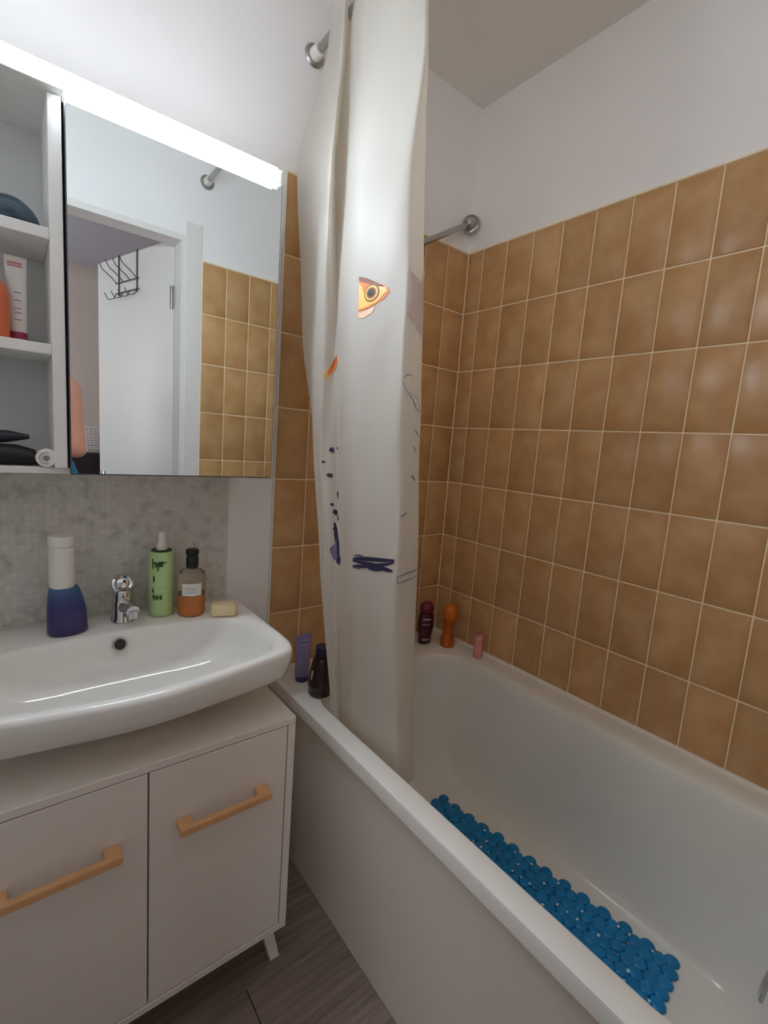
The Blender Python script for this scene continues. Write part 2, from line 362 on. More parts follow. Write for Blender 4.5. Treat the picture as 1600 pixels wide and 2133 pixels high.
# ================================================================== BATH
BT = thing('bathtub', 'white enamel bathtub with beige front panel under the curtain', 'bathtub', (-0.36, -0.6, 0))
def rrect(x0, x1, y0, y1, r, n=12):
    P = []
    for cx, cy, a0 in ((x1-r, y1-r, 0), (x0+r, y1-r, PI/2), (x0+r, y0+r, PI), (x1-r, y0+r, 1.5*PI)):
        for i in range(n+1): P.append((cx+r*math.cos(a0+PI/2*i/n), cy+r*math.sin(a0+PI/2*i/n)))
    return P
def bath_ring(x0, x1, y0, y1, r, z): return [(a, b, z) for a, b in rrect(x0, x1, y0, y1, r)]
OX0, OX1, OY0, OY1 = -0.708, -0.0088, -D+0.0088, -0.0088
IN = (-0.654, -0.100, -1.182, -0.165); BO = (-0.590, -0.160, -1.120, -0.290)
rs = [bath_ring(OX0+0.016, OX1, OY0, OY1, 0.006, 0.472), bath_ring(OX0, OX1, OY0, OY1, 0.008, 0.472), bath_ring(OX0, OX1, OY0, OY1, 0.008, 0.498),
      bath_ring(OX0+0.0015, OX1-0.0015, OY0+0.0015, OY1-0.0015, 0.01, 0.5035), bath_ring(OX0+0.005, OX1-0.005, OY0+0.005, OY1-0.005, 0.012, 0.505),
      bath_ring(IN[0]-0.010, IN[1]+0.010, IN[2]-0.010, IN[3]+0.010, 0.11, 0.505), bath_ring(IN[0]-0.003, IN[1]+0.003, IN[2]-0.003, IN[3]+0.003, 0.105, 0.5025)]
for k in range(13):
    t = k/12
    s = math.sin(t*PI/2)**1.0
    q = t**2.2                        # walls steep on top, swing in to the floor
    z = 0.496-(0.496-0.112)*math.sin(t*PI/2)
    lo = [a+(b-a)*q for a, b in zip(IN, BO)]
    rs.append(bath_ring(lo[0], lo[1], lo[2], lo[3], 0.10, z))
cx, cy = (BO[0]+BO[1])/2, (BO[2]+BO[3])/2
for f in (0.93, 0.8, 0.4): rs.append([(cx+(p[0]-cx)*f, cy+(p[1]-cy)*f, 0.112-0.004*(1-f)) for p in rs[-1 if f == 0.93 else 19]])
obj('shell', rings(rs, False, True), M_enamel, BT, 35)
pn = obj('front_panel', box(-0.690, -0.678, -D+0.004, -0.006, 0.0, 0.478, 0.002), M_panel, BT)
obj('drain', join(lathe([(0.004, 0.0), (0.024, 0.0), (0.026, 0.002), (0.022, 0.004), (0.006, 0.003)], (-0.375, -1.03, 0.1085), 24)), M_chrome, BT, 40)
obj('overflow', xf(lathe([(0.004, 0.0), (0.028, 0.0), (0.030, 0.004), (0.02, 0.009), (0.004, 0.010)], (0, 0, 0), 24), Matrix.Translation((-0.375, -1.158, 0.40)) @ Matrix.Rotation(-PI/2*0.93, 4, 'X')), M_chrome, BT, 40)

# bath mat of blue pebbles
MATZ = 0.112
mt = thing('bath_mat', 'translucent blue pebble bath mat lying on the bath floor', 'bath mat', (-0.36, -0.67, MATZ))
M_peb = mat('blue_pebble', (4, 126, 186), 0.3, spec=0.5, rnd=0.10)
def pebble_mesh():
    n = 9; rs = [[(r*math.cos(2*PI*j/n), r*math.sin(2*PI*j/n), z) for j in range(n)] for r, z in ((0.9, 0.0), (1.0, 0.22), (0.86, 0.62), (0.45, 0.95))]
    v, f = rings(rs); me = bpy.data.meshes.new('pebble'); me.from_pydata(v, [], f); me.materials.append(M_peb)
    me.polygons.foreach_set('use_smooth', [True]*len(me.polygons)); return me
PM = pebble_mesh()
ax = Vector((0.080, -0.645, 0)).normalized(); bx = Vector((-ax.y, ax.x, 0))     # long axis, across towards +x
O0 = Vector((-0.255, -0.348, MATZ)) - bx*0.0                                       # far right corner
if bx.x < 0: bx = -bx
nl, nw = 27, 11
sl, sw = 0.640/(nl-1), 0.290/(nw-1)
for i in range(nl):
    for j in range(nw):
        p = O0+ax*(i*sl)-bx*(j*sw+(0.5*sw if i % 2 else 0)-0.004)+Vector((random.uniform(-.002, .002), random.uniform(-.002, .002), 0))
        o = bpy.data.objects.new('pebble', PM); link(o, mt); o.location = p-Vector((-0.36, -0.67, MATZ))
        a = random.uniform(0.0165, 0.0192); b = random.uniform(0.0152, 0.0176)
        o.scale = (a, b, 0.0085); o.rotation_euler = (0, 0, random.uniform(0, PI))

hm = bpy.data.meshes.new('pale_dot'); hv, hf = lathe([(1.0, 0.0), (0.9, 0.6), (0.4, 1.0)], (0, 0, 0), 9); hm.from_pydata(hv, [], hf); hm.materials.append(mat('pale_dot_tint', (206, 224, 230), 0.25))  # pale discs added on top imitate bright see-through holes and glints
RR = random.Random(5)
for k in range(80):
    i = RR.randrange(1, nl-1); j = RR.randrange(0, nw)
    p = O0+ax*((i+0.5)*sl)-bx*((j+0.25)*sw)-Vector((-0.36, -0.67, -0.0052))
    o = bpy.data.objects.new('pale_dot', hm); link(o, mt); o.location = (p.x, p.y, 0.0062); s = RR.uniform(0.0030, 0.0046); o.scale = (s, s*RR.uniform(0.7, 1), 0.0022)
# ================================================================== CURTAIN ROD + CURTAIN
RX, RZ = -0.642, 2.19
rd = thing('curtain_rod', 'white shower curtain rod high above the front edge of the bath', 'curtain rod', (RX, 0, RZ))
obj('rod', tube([(RX, -0.006, RZ), (RX, -D+0.006, RZ)], 0.0105, 16), M_steel, rd, 50)
for yy, sgn in ((0, -1), (-D, 1)):
    obj('socket', tube([(RX, yy+sgn*0.006, RZ), (RX, yy+sgn*0.034, RZ)], [0.017, 0.0145], 16), M_whitep, rd, 40)
    obj('flange', tube([(RX, yy+sgn*0.0005, RZ), (RX, yy+sgn*0.006, RZ)], [0.028, 0.025], 24), M_steel, rd, 40)

# fold lines: (z, x, y) from top to hem
FOLD = [
    [(2.348, -0.555, -0.020), (2.159, -0.575, -0.068), (1.904, -0.625, -0.031), (1.464, -0.620, -0.095), (1.222, -0.610, -0.150), (0.876, -0.590, -0.194), (0.501, -0.573, -0.262), (0.420, -0.550, -0.282)],
    [(2.348, -0.600, -0.020), (2.159, -0.620, -0.063), (1.904, -0.670, -0.026), (1.464, -0.665, -0.090), (1.222, -0.655, -0.145), (0.876, -0.635, -0.189), (0.501, -0.618, -0.257), (0.420, -0.595, -0.277)],
    [(2.348, -0.630, -0.032), (2.159, -0.650, -0.083), (1.904, -0.700, -0.046), (1.464, -0.695, -0.110), (1.222, -0.685, -0.165), (0.876, -0.665, -0.209), (0.501, -0.648, -0.277), (0.420, -0.625, -0.297)],
    [(2.243, -0.660, -0.172), (2.090, -0.670, -0.192), (1.839, -0.700, -0.214), (1.453, -0.690, -0.201), (1.223, -0.685, -0.210), (0.888, -0.670, -0.251), (0.512, -0.648, -0.299), (0.420, -0.625, -0.319)],
    [(2.254, -0.640, -0.172), (2.123, -0.642, -0.158), (1.883, -0.650, -0.151), (1.459, -0.652, -0.210), (1.226, -0.652, -0.235), (0.889, -0.645, -0.269), (0.502, -0.625, -0.292), (0.420, -0.613, -0.312)],
    [(2.170, -0.670, -0.279), (2.039, -0.670, -0.288), (1.816, -0.675, -0.299), (1.438, -0.680, -0.331), (1.226, -0.680, -0.346), (0.915, -0.670, -0.359), (0.546, -0.644, -0.367), (0.420, -0.625, -0.387)],
    [(2.090, -0.640, -0.434), (1.968, -0.640, -0.448), (1.772, -0.645, -0.442), (1.427, -0.650, -0.462), (1.232, -0.650, -0.474), (0.945, -0.645, -0.491), (0.612, -0.630, -0.504), (0.420, -0.618, -0.524)],
    [(2.186, -0.565, -0.351), (2.052, -0.565, -0.363), (1.822, -0.570, -0.391), (1.445, -0.575, -0.434), (1.237, -0.575, -0.454), (0.936, -0.575, -0.482), (0.589, -0.570, -0.496), (0.420, -0.558, -0.516)],
    [(2.186, -0.550, -0.301), (2.052, -0.550, -0.313), (1.822, -0.555, -0.341), (1.445, -0.560, -0.384), (1.237, -0.560, -0.404), (0.936, -0.560, -0.432), (0.589, -0.555, -0.446), (0.420, -0.543, -0.466)],
    [(2.186, -0.595, -0.276), (2.052, -0.595, -0.288), (1.822, -0.600, -0.316), (1.445, -0.605, -0.359), (1.237, -0.605, -0.379), (0.936, -0.605, -0.407), (0.589, -0.600, -0.421), (0.420, -0.588, -0.441)],
    [(2.186, -0.535, -0.251), (2.052, -0.535, -0.263), (1.822, -0.540, -0.291), (1.445, -0.545, -0.334), (1.237, -0.545, -0.354), (0.936, -0.545, -0.382), (0.589, -0.540, -0.396), (0.420, -0.528, -0.416)]]
def interp(line, z):
    for a, b in zip(line, line[1:]):
        if z >= b[0]:
            t = min(1, max(0, (a[0]-z)/(a[0]-b[0]))); t = t*t*(3-2*t)*0.4+t*0.6
            return Vector((a[1]+(b[1]-a[1])*t, a[2]+(b[2]-a[2])*t))
    return Vector(line[-1][1:])
def cur(f, z):
    n = len(FOLD); i = min(max(int(math.floor(f)), 0), n-2); t = f-i
    P = [interp(FOLD[min(max(k, 0), n-1)], z) for k in (i-1, i, i+1, i+2)]
    c = 0.22       # cardinal spline: fairly crisp folds
    m1 = (P[2]-P[0])*c; m2 = (P[3]-P[1])*c
    q = (2*t**3-3*t*t+1)*P[1]+(t**3-2*t*t+t)*m1+(-2*t**3+3*t*t)*P[2]+(t**3-t*t)*m2
    r = 0.0022*math.sin(3.1*f+z*7)+0.0014*math.sin(9*f-z*13)
    return Vector((q.x+r, q.y+r*0.6, z))
ZTOP, ZHEM = 2.232, 0.425
NF = len(FOLD)-1; SU = 12; SV = 70
V = []; F = []
for v in range(SV+1):
    z = ZTOP+(ZHEM-ZTOP)*v/SV
    for u in range(NF*SU+1): V.append(tuple(cur(u/SU, z)))
nu = NF*SU+1
for v in range(SV):
    for u in range(nu-1): F.append((v*nu+u, v*nu+u+1, (v+1)*nu+u+1, (v+1)*nu+u))
ct = tag(obj('shower_curtain', (V, F), M_curtain, None, 89, (RX, -0.3, 0.425)), 'gathered white plastic shower curtain printed with orange fish and ink strokes', 'shower curtain')
# prints on the curtain
B0 = 2  # index of the first visible fold line
def cn(f, z):
    a = cur(f+0.02, z)-cur(f-0.02, z); b = cur(f, z+0.004)-cur(f, z-0.004); n = a.cross(b).normalized()
    if n.dot(CURT_OUT) < 0: n = -n
    return n
CURT_OUT = Vector((-0.65, -0.76, 0))
def con(f, z, off=0.0012): return cur(f, z)+cn(f, z)*off
def print_poly(name, pts, m, off=0.0012, label=None):
    """filled outline in (fold, z) laid on the cloth"""
    cf = sum(p[0] for p in pts)/len(pts); cz = sum(p[1] for p in pts)/len(pts)
    V = []; F = []; K = 4; n = len(pts)
    for k in range(K+1):
        for f, z in pts: V.append(tuple(con(cf+(f-cf)*k/K, cz+(z-cz)*k/K, off)))
    for k in range(K):
        for j in range(n): F.append((k*n+j, k*n+(j+1) % n, (k+1)*n+(j+1) % n, (k+1)*n+j))
    o = obj(name, (V, F), m, ct)
    if label: o['label'] = label
    return o
def print_stroke(name, pts, wd, m, off=0.0012, n=10, label=None):
    P = []; W = []
    for i in range(len(pts)-1):
        for k in range(n):
            t = k/n; P.append((pts[i][0]+(pts[i+1][0]-pts[i][0])*t, pts[i][1]+(pts[i+1][1]-pts[i][1])*t))
    P.append(pts[-1])
    for i in range(len(P)): W.append(wd*(0.35+0.65*math.sin(PI*(i+0.7)/(len(P)+0.4))))
    o = obj(name, ribbon([con(f, z, off) for f, z in P], [cn(f, z) for f, z in P], W), m, ct)
    if label: o['label'] = label
    return o
def ell(cf, cz, rf, rz, n=20, rot=0, j=0.0):
    R = random.Random(int(cf*1000+cz*777)); out = []
    for i in range(n):
        a = 2*PI*i/n; k = 1+R.uniform(-j, j)
        x = rf*math.cos(a)*k; y_ = rz*math.sin(a)*k
        out.append((cf+x*math.cos(rot)-y_*math.sin(rot)*rf/rz, cz+y_*math.cos(rot)+x*math.sin(rot)*rz/rf))
    return out
def pm(n, c): return mat(n, c, 0.45)
P_or = pm('print_orange', (214, 112, 40)); P_ye = pm('print_yellow', (226, 178, 92)); P_br = pm('print_brown', (120, 62, 32)); P_pk = pm('print_peach', (226, 184, 158))
P_ink = pm('print_ink', (38, 34, 66)); P_ink2 = pm('print_violet_ink', (122, 112, 140)); P_gr = pm('print_grey', (150, 152, 160)); P_li = pm('print_lilac', (222, 212, 214)); P_bk = pm('print_black', (24, 22, 22))
# fish head looking right with round eye
F3 = B0+3.0
def fe(a, z): return (F3+a*0.86+0.03, 1.526+z*0.86)
print_poly('fish_head', [fe(0.02, 0.045), fe(0.22, 0.040), fe(0.45, 0.022), fe(0.66, 0.004), fe(0.70, -0.008), fe(0.60, -0.022), fe(0.42, -0.033), fe(0.22, -0.040), fe(0.02, -0.040)], P_or, 0.0010, 'orange fish head print')
print_poly('fish_cheek', [fe(0.03, 0.028), fe(0.12, 0.022), fe(0.16, -0.004), fe(0.26, -0.026), fe(0.5, -0.022), fe(0.60, -0.012), fe(0.50, -0.026), fe(0.22, -0.036), fe(0.03, -0.036)], P_ye, 0.0016)
print_poly('fish_snout', [fe(0.50, 0.010), fe(0.64, 0.002), fe(0.67, -0.007), fe(0.56, -0.014), fe(0.50, -0.010)], P_ye, 0.0016)
print_poly('fish_peach_area', [fe(0.02, -0.041), fe(0.30, -0.041), fe(0.45, -0.036), fe(0.40, -0.050), fe(0.20, -0.060), fe(0.02, -0.056)], P_pk, 0.0012)  # peach area printed below the fish head
print_poly('fish_stripe', [fe(0.02, 0.046), fe(0.22, 0.040), fe(0.45, 0.022), fe(0.60, 0.008), fe(0.42, 0.014), fe(0.22, 0.028), fe(0.02, 0.036)], P_br, 0.0018)
ec = fe(0.37, -0.002)
for nm, k, mm, of in (('eye_ring', 1.0, P_br, 0.0020), ('eye_white', 0.84, P_ye, 0.0024), ('iris', 0.62, P_br, 0.0028), ('pupil', 0.40, P_bk, 0.0032)):
    print_poly(nm, ell(ec[0], ec[1], 0.135*k, 0.0185*k), mm, of)
# orange fin tip
f1 = B0+1.0
print_poly('fish_fin', [(f1+0.12, 1.360), (f1+0.45, 1.380), (f1+0.97, 1.414), (f1+0.99, 1.392), (f1+0.6, 1.370), (f1+0.2, 1.352)], P_or, label='orange fin tip print')
print_poly('fin_edge', [(f1+0.10, 1.361), (f1+0.3, 1.372), (f1+0.42, 1.366), (f1+0.2, 1.349)], P_ye, 0.0016)
# ink drops and blots
for (a, z, rf, rz) in [(0.62, 1.180, 0.14, 0.006), (0.92, 1.186, 0.07, 0.004), (0.16, 1.150, 0.15, 0.003), (0.48, 1.118, 0.15, 0.006), (0.90, 1.070, 0.09, 0.010), (0.55, 1.045, 0.08, 0.004), (0.70, 1.026, 0.16, 0.008), (0.90, 1.012, 0.1, 0.007), (0.66, 0.985, 0.13, 0.006)]:
    print_poly('ink_drop', ell(f1+a, z, rf, rz, 12, 0, 0.25), P_ink)
print_stroke('ink_streak', [(f1+0.62, 1.000), (f1+0.75, 0.955), (f1+0.92, 0.915)], 0.012, P_ink)
print_poly('ink_blot', ell(f1+0.62, 0.925, 0.26, 0.024, 16, 0, 0.3), P_ink2, 0.0010)
print_poly('ink_blot', ell(f1+0.95, 0.905, 0.24, 0.012, 14, 0, 0.3), P_ink, 0.0016)
# bold brush stroke on the front panel
for pts, wd, mm, of in [
    ([(0.03, 0.906), (0.45, 0.912), (0.96, 0.912)], 0.010, P_ink, 0.0012), ([(0.03, 0.899), (0.50, 0.893), (0.78, 0.878), (0.92, 0.874)], 0.010, P_ink, 0.0014),
    ([(0.04, 0.878), (0.35, 0.882), (0.60, 0.892), (0.95, 0.905)], 0.009, P_ink, 0.0016), ([(0.45, 0.878), (0.72, 0.880)], 0.012, P_ink, 0.0018), ([(0.02, 0.874), (0.3, 0.872)], 0.006, P_ink2, 0.0012), ([(0.08, 0.920), (0.35, 0.922)], 0.003, P_ink, 0.0012)]:
    print_stroke('brush_stroke', [(F3+0.02+a*0.92, 0.926+(z-0.895)*0.62+0.022*a) for a, z in pts], wd, mm, of)
# faint marks on the right-hand fold
F4 = B0+4.0
print_poly('lilac_patch', [(F4+0.12, 1.560), (F4+0.6, 1.55), (F4+0.93, 1.585), (F4+0.95, 1.50), (F4+0.93, 1.44), (F4+0.5, 1.45), (F4+0.10, 1.47)], P_li)
for pts, wd in [([(0.05, 1.342), (0.25, 1.352), (0.45, 1.350)], 0.003), ([(0.05, 1.335), (0.2, 1.318), (0.5, 1.300), (0.8, 1.272)], 0.003), ([(0.35, 1.318), (0.7, 1.305), (0.85, 1.280), (0.6, 1.285), (0.35, 1.318)], 0.0025),
                ([(0.6, 1.24), (0.8, 1.225)], 0.004), ([(0.55, 1.205), (0.68, 1.19)], 0.005), ([(0.5, 1.142), (0.65, 1.13)], 0.007), ([(0.1, 1.052), (0.35, 1.062)], 0.005),
                ([(0.05, 0.922), (0.5, 0.928), (0.9, 0.930)], 0.005), ([(0.05, 0.908), (0.5, 0.912), (0.9, 0.916)], 0.004), ([(0.06, 0.905), (0.06, 0.925)], 0.003)]:
    print_stroke('grey_mark', [(F4+a, z) for a, z in pts], wd, P_gr)

# shower arm in the tiled corner
sa = thing('wall_shower', 'chrome wall shower arm with round flange in the corner above the tiles', 'shower', (-0.035, -0.030, 1.98))
A0 = Vector((-0.034, -0.030, 1.974)); A1 = Vector((-0.40, -0.146, 1.752)); ad_ = (A1-A0).normalized()
nc = Vector((-0.707, -0.707, 0))
obj('flange', tube([A0-nc*0.012, A0-nc*0.004, A0], [0.030, 0.030, 0.022], 24), M_steel, sa, 40)
obj('socket', tube([A0-ad_*0.004, A0+ad_*0.012, A0+ad_*0.040, A0+ad_*0.044], [0.017, 0.0185, 0.0175, 0.013], 20), M_steel, sa, 40)
obj('rod', tube([A0, A1], 0.0095, 16), M_steel, sa, 50)
hp = A1+Vector((-0.012, -0.004, -0.012))
obj('shower_head', xf(lathe([(0.008, 0.02), (0.012, 0.0), (0.034, -0.03), (0.037, -0.038), (0.034, -0.042), (0.003, -0.042)], (0, 0, 0), 24), Matrix.Translation(hp) @ Matrix.Rotation(0.3, 4, 'Y')), M_chrome, sa, 40)

# ================================================================== VANITY UNIT
VX0, VX1, VY, VB, VT = -1.405, -0.832, -0.420, 0.105, 0.620
va = thing('vanity_cabinet', 'white two-door vanity cabinet with wooden bar handles under the basin', 'vanity cabinet', (-1.12, -0.21, 0))
obj('top_panel', box(VX0, VX1, VY, -0.006, VT-0.016, VT, 0.0012, 1), M_vanity, va)
obj('bottom_panel', box(VX0+0.0165, VX1-0.0165, VY, -0.006, VB, VB+0.016, 0.0012, 1), M_vanity, va)
for a, b in ((VX0, VX0+0.016), (VX1-0.016, VX1)): obj('side_panel', box(a, b, VY, -0.006, VB, VT-0.0165, 0.0012, 1), M_vanity, va)
obj('back_panel', box(VX0+0.0165, VX1-0.0165, -0.012, -0.006, VB+0.017, VT-0.017), M_vanity, va)
mid = -1.1185
for a, b in ((VX0+0.0185, mid-0.0015), (mid+0.0015, VX1-0.0185)):
    d = obj('door', box(a, b, VY+0.0008, VY+0.0168, VB+0.018, VT-0.0185, 0.0012, 1), M_vanity, va)
    c = (a+b)/2; l = 0.0885
    hb = join(box(c-l, c+l, VY-0.033, VY-0.021, 0.475, 0.490, 0.0025), box(c-l, c-l+0.026, VY-0.024, VY+0.0008, 0.475, 0.490, 0.0025), box(c+l-0.026, c+l, VY-0.024, VY+0.0008, 0.475, 0.490, 0.0025))
    h = obj('handle', hb, M_beech, d); h['label'] = 'pale beech bar handle'
for sx, sy in ((VX1-0.032, VY+0.058), (VX0+0.032, VY+0.058), (VX1-0.032, -0.07), (VX0+0.032, -0.07)):
    dx = 0.022 if sx > -1.1 else -0.022; dy = -0.022 if sy < -0.2 else 0.012
    q = [(sx+s*0.013, sy+t*0.013, VB) for s, t in ((-1, -1), (1, -1), (1, 1), (-1, 1))]
    g = [(sx+dx+s*0.011, sy+dy+t*0.011, 0.0) for s, t in ((-1, -1), (1, -1), (1, 1), (-1, 1))]
    obj('foot', rings([g, q]), M_vanity, va)

# ================================================================== WASHBASIN
SXc = -1.12
bs = thing('washbasin', 'wide white ceramic washbasin with curved front set on the vanity', 'washbasin', (SXc, -0.2, 0.62))
def chaikin(P, k=2):
    for _ in range(k):
        Q = []
        for i in range(len(P)):
            a, b = P[i], P[(i+1) % len(P)]
            Q += [(0.75*a[0]+0.25*b[0], 0.75*a[1]+0.25*b[1]), (0.25*a[0]+0.75*b[0], 0.25*a[1]+0.75*b[1])]
        P = Q
    return P
def full(h): return h+[(-a, b) for a, b in reversed(h) if a > 1e-6]
OUT = full([(0.10, -0.004), (0.275, -0.004), (0.298, -0.006), (0.302, -0.03), (0.304, -0.18), (0.305, -0.31), (0.302, -0.362), (0.285, -0.398), (0.22, -0.414), (0.13, -0.432), (0.04, -0.447)])
INN = full([(0.05, -0.136), (0.11, -0.140), (0.19, -0.152), (0.245, -0.180), (0.272, -0.235), (0.276, -0.30), (0.266, -0.352), (0.23, -0.380), (0.13, -0.400), (0.04, -0.412)])
OUT = chaikin(OUT, 2); INN = chaikin(INN, 3)
BCx, BCy = 0.0, -0.275
def cast(P, th):
    d = (math.cos(th), math.sin(th)); best = 0
    for i in range(len(P)):
        a, b = P[i], P[(i+1) % len(P)]; ex, ey = b[0]-a[0], b[1]-a[1]; den = d[0]*ey-d[1]*ex
        if abs(den) < 1e-12: continue
        wx, wy = a[0]-BCx, a[1]-BCy; t = (wx*ey-wy*ex)/den; s = (wx*d[1]-wy*d[0])/den
        if t > 0 and -1e-6 <= s <= 1+1e-6: best = max(best, t)
    return best
NS = 120; TH = [2*PI*i/NS for i in range(NS)]
RO = [cast(OUT, t) for t in TH]; RI = [cast(INN, t) for t in TH]
def sring(fn, z): return [(SXc+BCx+fn(i)*math.cos(TH[i]), BCy+fn(i)*math.sin(TH[i]), z if not callable(z) else z(i)) for i in range(NS)]
rs = []
for k, z in ((0.06, 0.6475), (0.3, 0.649), (0.55, 0.654), (0.74, 0.664), (0.86, 0.682), (0.93, 0.706), (0.97, 0.732), (0.990, 0.748)): rs.append(sring(lambda i, k=k: RI[i]*k, z))
rs.append(sring(lambda i: RI[i]*1.0+0.003, 0.757))
rs.append(sring(lambda i: RI[i]+min(0.010, (RO[i]-RI[i])*0.35), 0.7605))
rs.append(sring(lambda i: RO[i]-min(0.010, (RO[i]-RI[i])*0.35), 0.7615))
rs.append(sring(lambda i: RO[i]-0.003, 0.7585))
rs.append(sring(lambda i: RO[i], 0.750))
for k, z in ((-0.001, 0.735), (-0.006, 0.715), (-0.014, 0.700), (-0.030, 0.691), (-0.06, 0.684)): rs.append(sring(lambda i, k=k: RO[i]+(k if math.sin(TH[i])*RO[i]+BCy < -0.03 else k*0.15), z))
for k, z in ((0.66, 0.678), (0.5, 0.664), (0.30, 0.644), (0.17, 0.6225)): rs.append(sring(lambda i, k=k: RO[i]*k if math.sin(TH[i]) < 0.2 else RO[i]*(k*0.7+0.3), z))
rs.reverse()
obj('basin', rings(rs), M_ceramic, bs, 60)
obj('overflow_ring', xf(join(torus((0, 0, 0), 0.0125, 0.0022, 'z', 20, 6)), Matrix.Translation((-1.119, -0.1490, 0.7355)) @ Matrix.Rotation(math.radians(66), 4, 'X')), M_steel, bs, 60)
obj('overflow_hole', xf(lathe([(0.0125, 0), (0.0125, 0.0012), (0.004, 0.0014)], (0, 0, 0), 20), Matrix.Translation((-1.119, -0.1490, 0.7355)) @ Matrix.Rotation(math.radians(66), 4, 'X')), M_dark, bs)
obj('drain', lathe([(0.004, 0), (0.021, 0), (0.023, 0.0015), (0.019, 0.004), (0.004, 0.0035)], (SXc, BCy, 0.6478), 24), M_chrome, bs, 40)
# tap
TZ = 0.7616
tp = thing('mixer_tap', 'small chrome mixer tap with lever at the back of the basin', 'tap', (-1.100, -0.072, TZ))
tx, ty = -1.100, -0.072
obj('body', lathe([(0.0255, 0.0), (0.025, 0.006), (0.0225, 0.010), (0.0225, 0.046), (0.020, 0.052), (0.012, 0.055)], (tx, ty, TZ), 24), M_chrome, tp, 40)
sp_ = obj('spout', tube([(tx, ty, TZ+0.032), (tx+0.004, ty-0.025, TZ+0.037), (tx+0.008, ty-0.042, TZ+0.038), (tx+0.010, ty-0.058, TZ+0.036)], [0.015, 0.0150, 0.0145, 0.0135], 16), M_chrome, tp, 40)
obj('aerator', tube([(tx+0.010, ty-0.052, TZ+0.036), (tx+0.010, ty-0.054, TZ+0.020)], [0.0125, 0.0115], 16), M_chrome, sp_, 40)
LM = Matrix.Translation((tx, ty-0.004, TZ+0.056)) @ Matrix.Rotation(math.radians(-28), 4, 'X')
lv = obj('lever', join(xf(lathe([(0.020, 0.0), (0.021, 0.012), (0.016, 0.022), (0.004, 0.025)], (0, 0, -0.006), 20), Matrix.Translation((tx, ty, TZ+0.056))),
        xf(join(torus((0, -0.006, 0.028), 0.0185, 0.0058, 'y', 22, 8), box(-0.012, 0.012, -0.010, -0.002, 0.004, 0.018, 0.003), box(-0.012, 0.012, -0.008, -0.004, 0.018, 0.042, 0.0015)), LM)), M_chrome, tp, 40)
obj('lever_dot', xf(ball((0.004, -0.0085, 0.033), 0.0035, 0.0015, 0.0035, 10, 6), LM), M_black, tp)

# ---- things on the basin deck
def gradient(name, zs, rough=0.3, trans=0.0):
    m = mat(name, (100, 100, 100), rough, trans=trans); nt = m.node_tree; N = nt.nodes; L = nt.links; b = N['Principled BSDF']
    tc = [n for n in N if n.type == 'TEX_COORD'][0]; s = N.new('ShaderNodeSeparateXYZ'); L.new(tc.outputs['Generated'], s.inputs[0])
    rp = N.new('ShaderNodeValToRGB'); e = rp.color_ramp.elements
    while len(e) < len(zs): e.new(0.5)
    for k, (p, c) in enumerate(zs): e[k].position = p; e[k].color = lin(c)+(1,)
    L.new(s.outputs['Z'], rp.inputs['Fac']); L.new(rp.outputs[0], b.inputs['Base Color']); return m
fl = thing('white_capped_bottle', 'white cylindrical bottle on a dark blue tapered base beside the tap', 'bottle', (-1.214, -0.096, TZ))
fx, fy = -1.214, -0.096
rs = []
for r, z, k in ((0.028, 0.0, 0.012), (0.0305, 0.004, 0.0125), (0.0300, 0.05, 0.010), (0.0285, 0.075, 0.006), (0.0265, 0.095, 0.002), (0.0245, 0.1015, 0.0)):
    rs.append([(fx+r*math.cos(2*PI*j/28)+(k if math.cos(2*PI*j/28) > 0 else 0)*math.cos(2*PI*j/28), fy+r*0.9*math.sin(2*PI*j/28), TZ+z) for j in range(28)])
obj('base', rings(rs), gradient('blue_tank', [(0.0, (52, 44, 96)), (0.6, (56, 52, 110)), (0.85, (62, 84, 130)), (1.0, (70, 104, 140))]), fl, 50)['label'] = 'dark blue tapered base'
obj('cap', lathe([(0.0215, 0.100), (0.0225, 0.104), (0.0228, 0.186), (0.0215, 0.1865), (0.0215, 0.189), (0.0235, 0.1895), (0.0235, 0.207), (0.022, 0.209), (0.004, 0.2095)], (fx-0.002, fy, TZ), 28), M_whitep, fl, 40)['label'] = 'white ribbed cap'

def on_cyl(cx_, cy_, r, pts, wd, z0):
    """stroke in (angle, z) on a cylinder"""
    P = []; Nn = []
    for i in range(len(pts)-1):
        for k in range(5):
            t = k/5; a = pts[i][0]+(pts[i+1][0]-pts[i][0])*t; z = pts[i][1]+(pts[i+1][1]-pts[i][1])*t
            P.append((cx_+r*math.cos(a), cy_+r*math.sin(a), z0+z)); Nn.append((math.cos(a), math.sin(a), 0))
    a, z = pts[-1]; P.append((cx_+r*math.cos(a), cy_+r*math.sin(a), z0+z)); Nn.append((math.cos(a), math.sin(a), 0))
    return ribbon(P, Nn, wd)
gx, gy = -1.018, -0.070
gb = thing('green_spray_bottle', 'lime green bottle with white spray nozzle and dark handwritten lettering', 'bottle', (gx, gy, TZ))
M_green = mat('lime_plastic', (178, 206, 142), 0.4, noise=(20, 0.05, 3)); M_dgreen = mat('dark_green_print', (36, 62, 30), 0.5)
obj('body', lathe([(0.0245, 0.0), (0.0270, 0.003), (0.0275, 0.006), (0.0273, 0.148), (0.025, 0.1555), (0.012, 0.158)], (gx, gy, TZ), 28), M_green, gb, 40)
obj('collar', lathe([(0.0225, 0.155), (0.0225, 0.1585), (0.012, 0.159)], (gx, gy, TZ), 24), M_dgreen, gb, 40)
nz_ = obj('nozzle', lathe([(0.012, 0.158), (0.0122, 0.168), (0.010, 0.174), (0.0080, 0.178), (0.0078, 0.199), (0.0065, 0.201), (0.002, 0.2015)], (gx, gy, TZ), 20), M_whitep, gb, 40)
A_ = math.atan2(-1.2415-gy, -1.2945-gx)     # side that faces the room
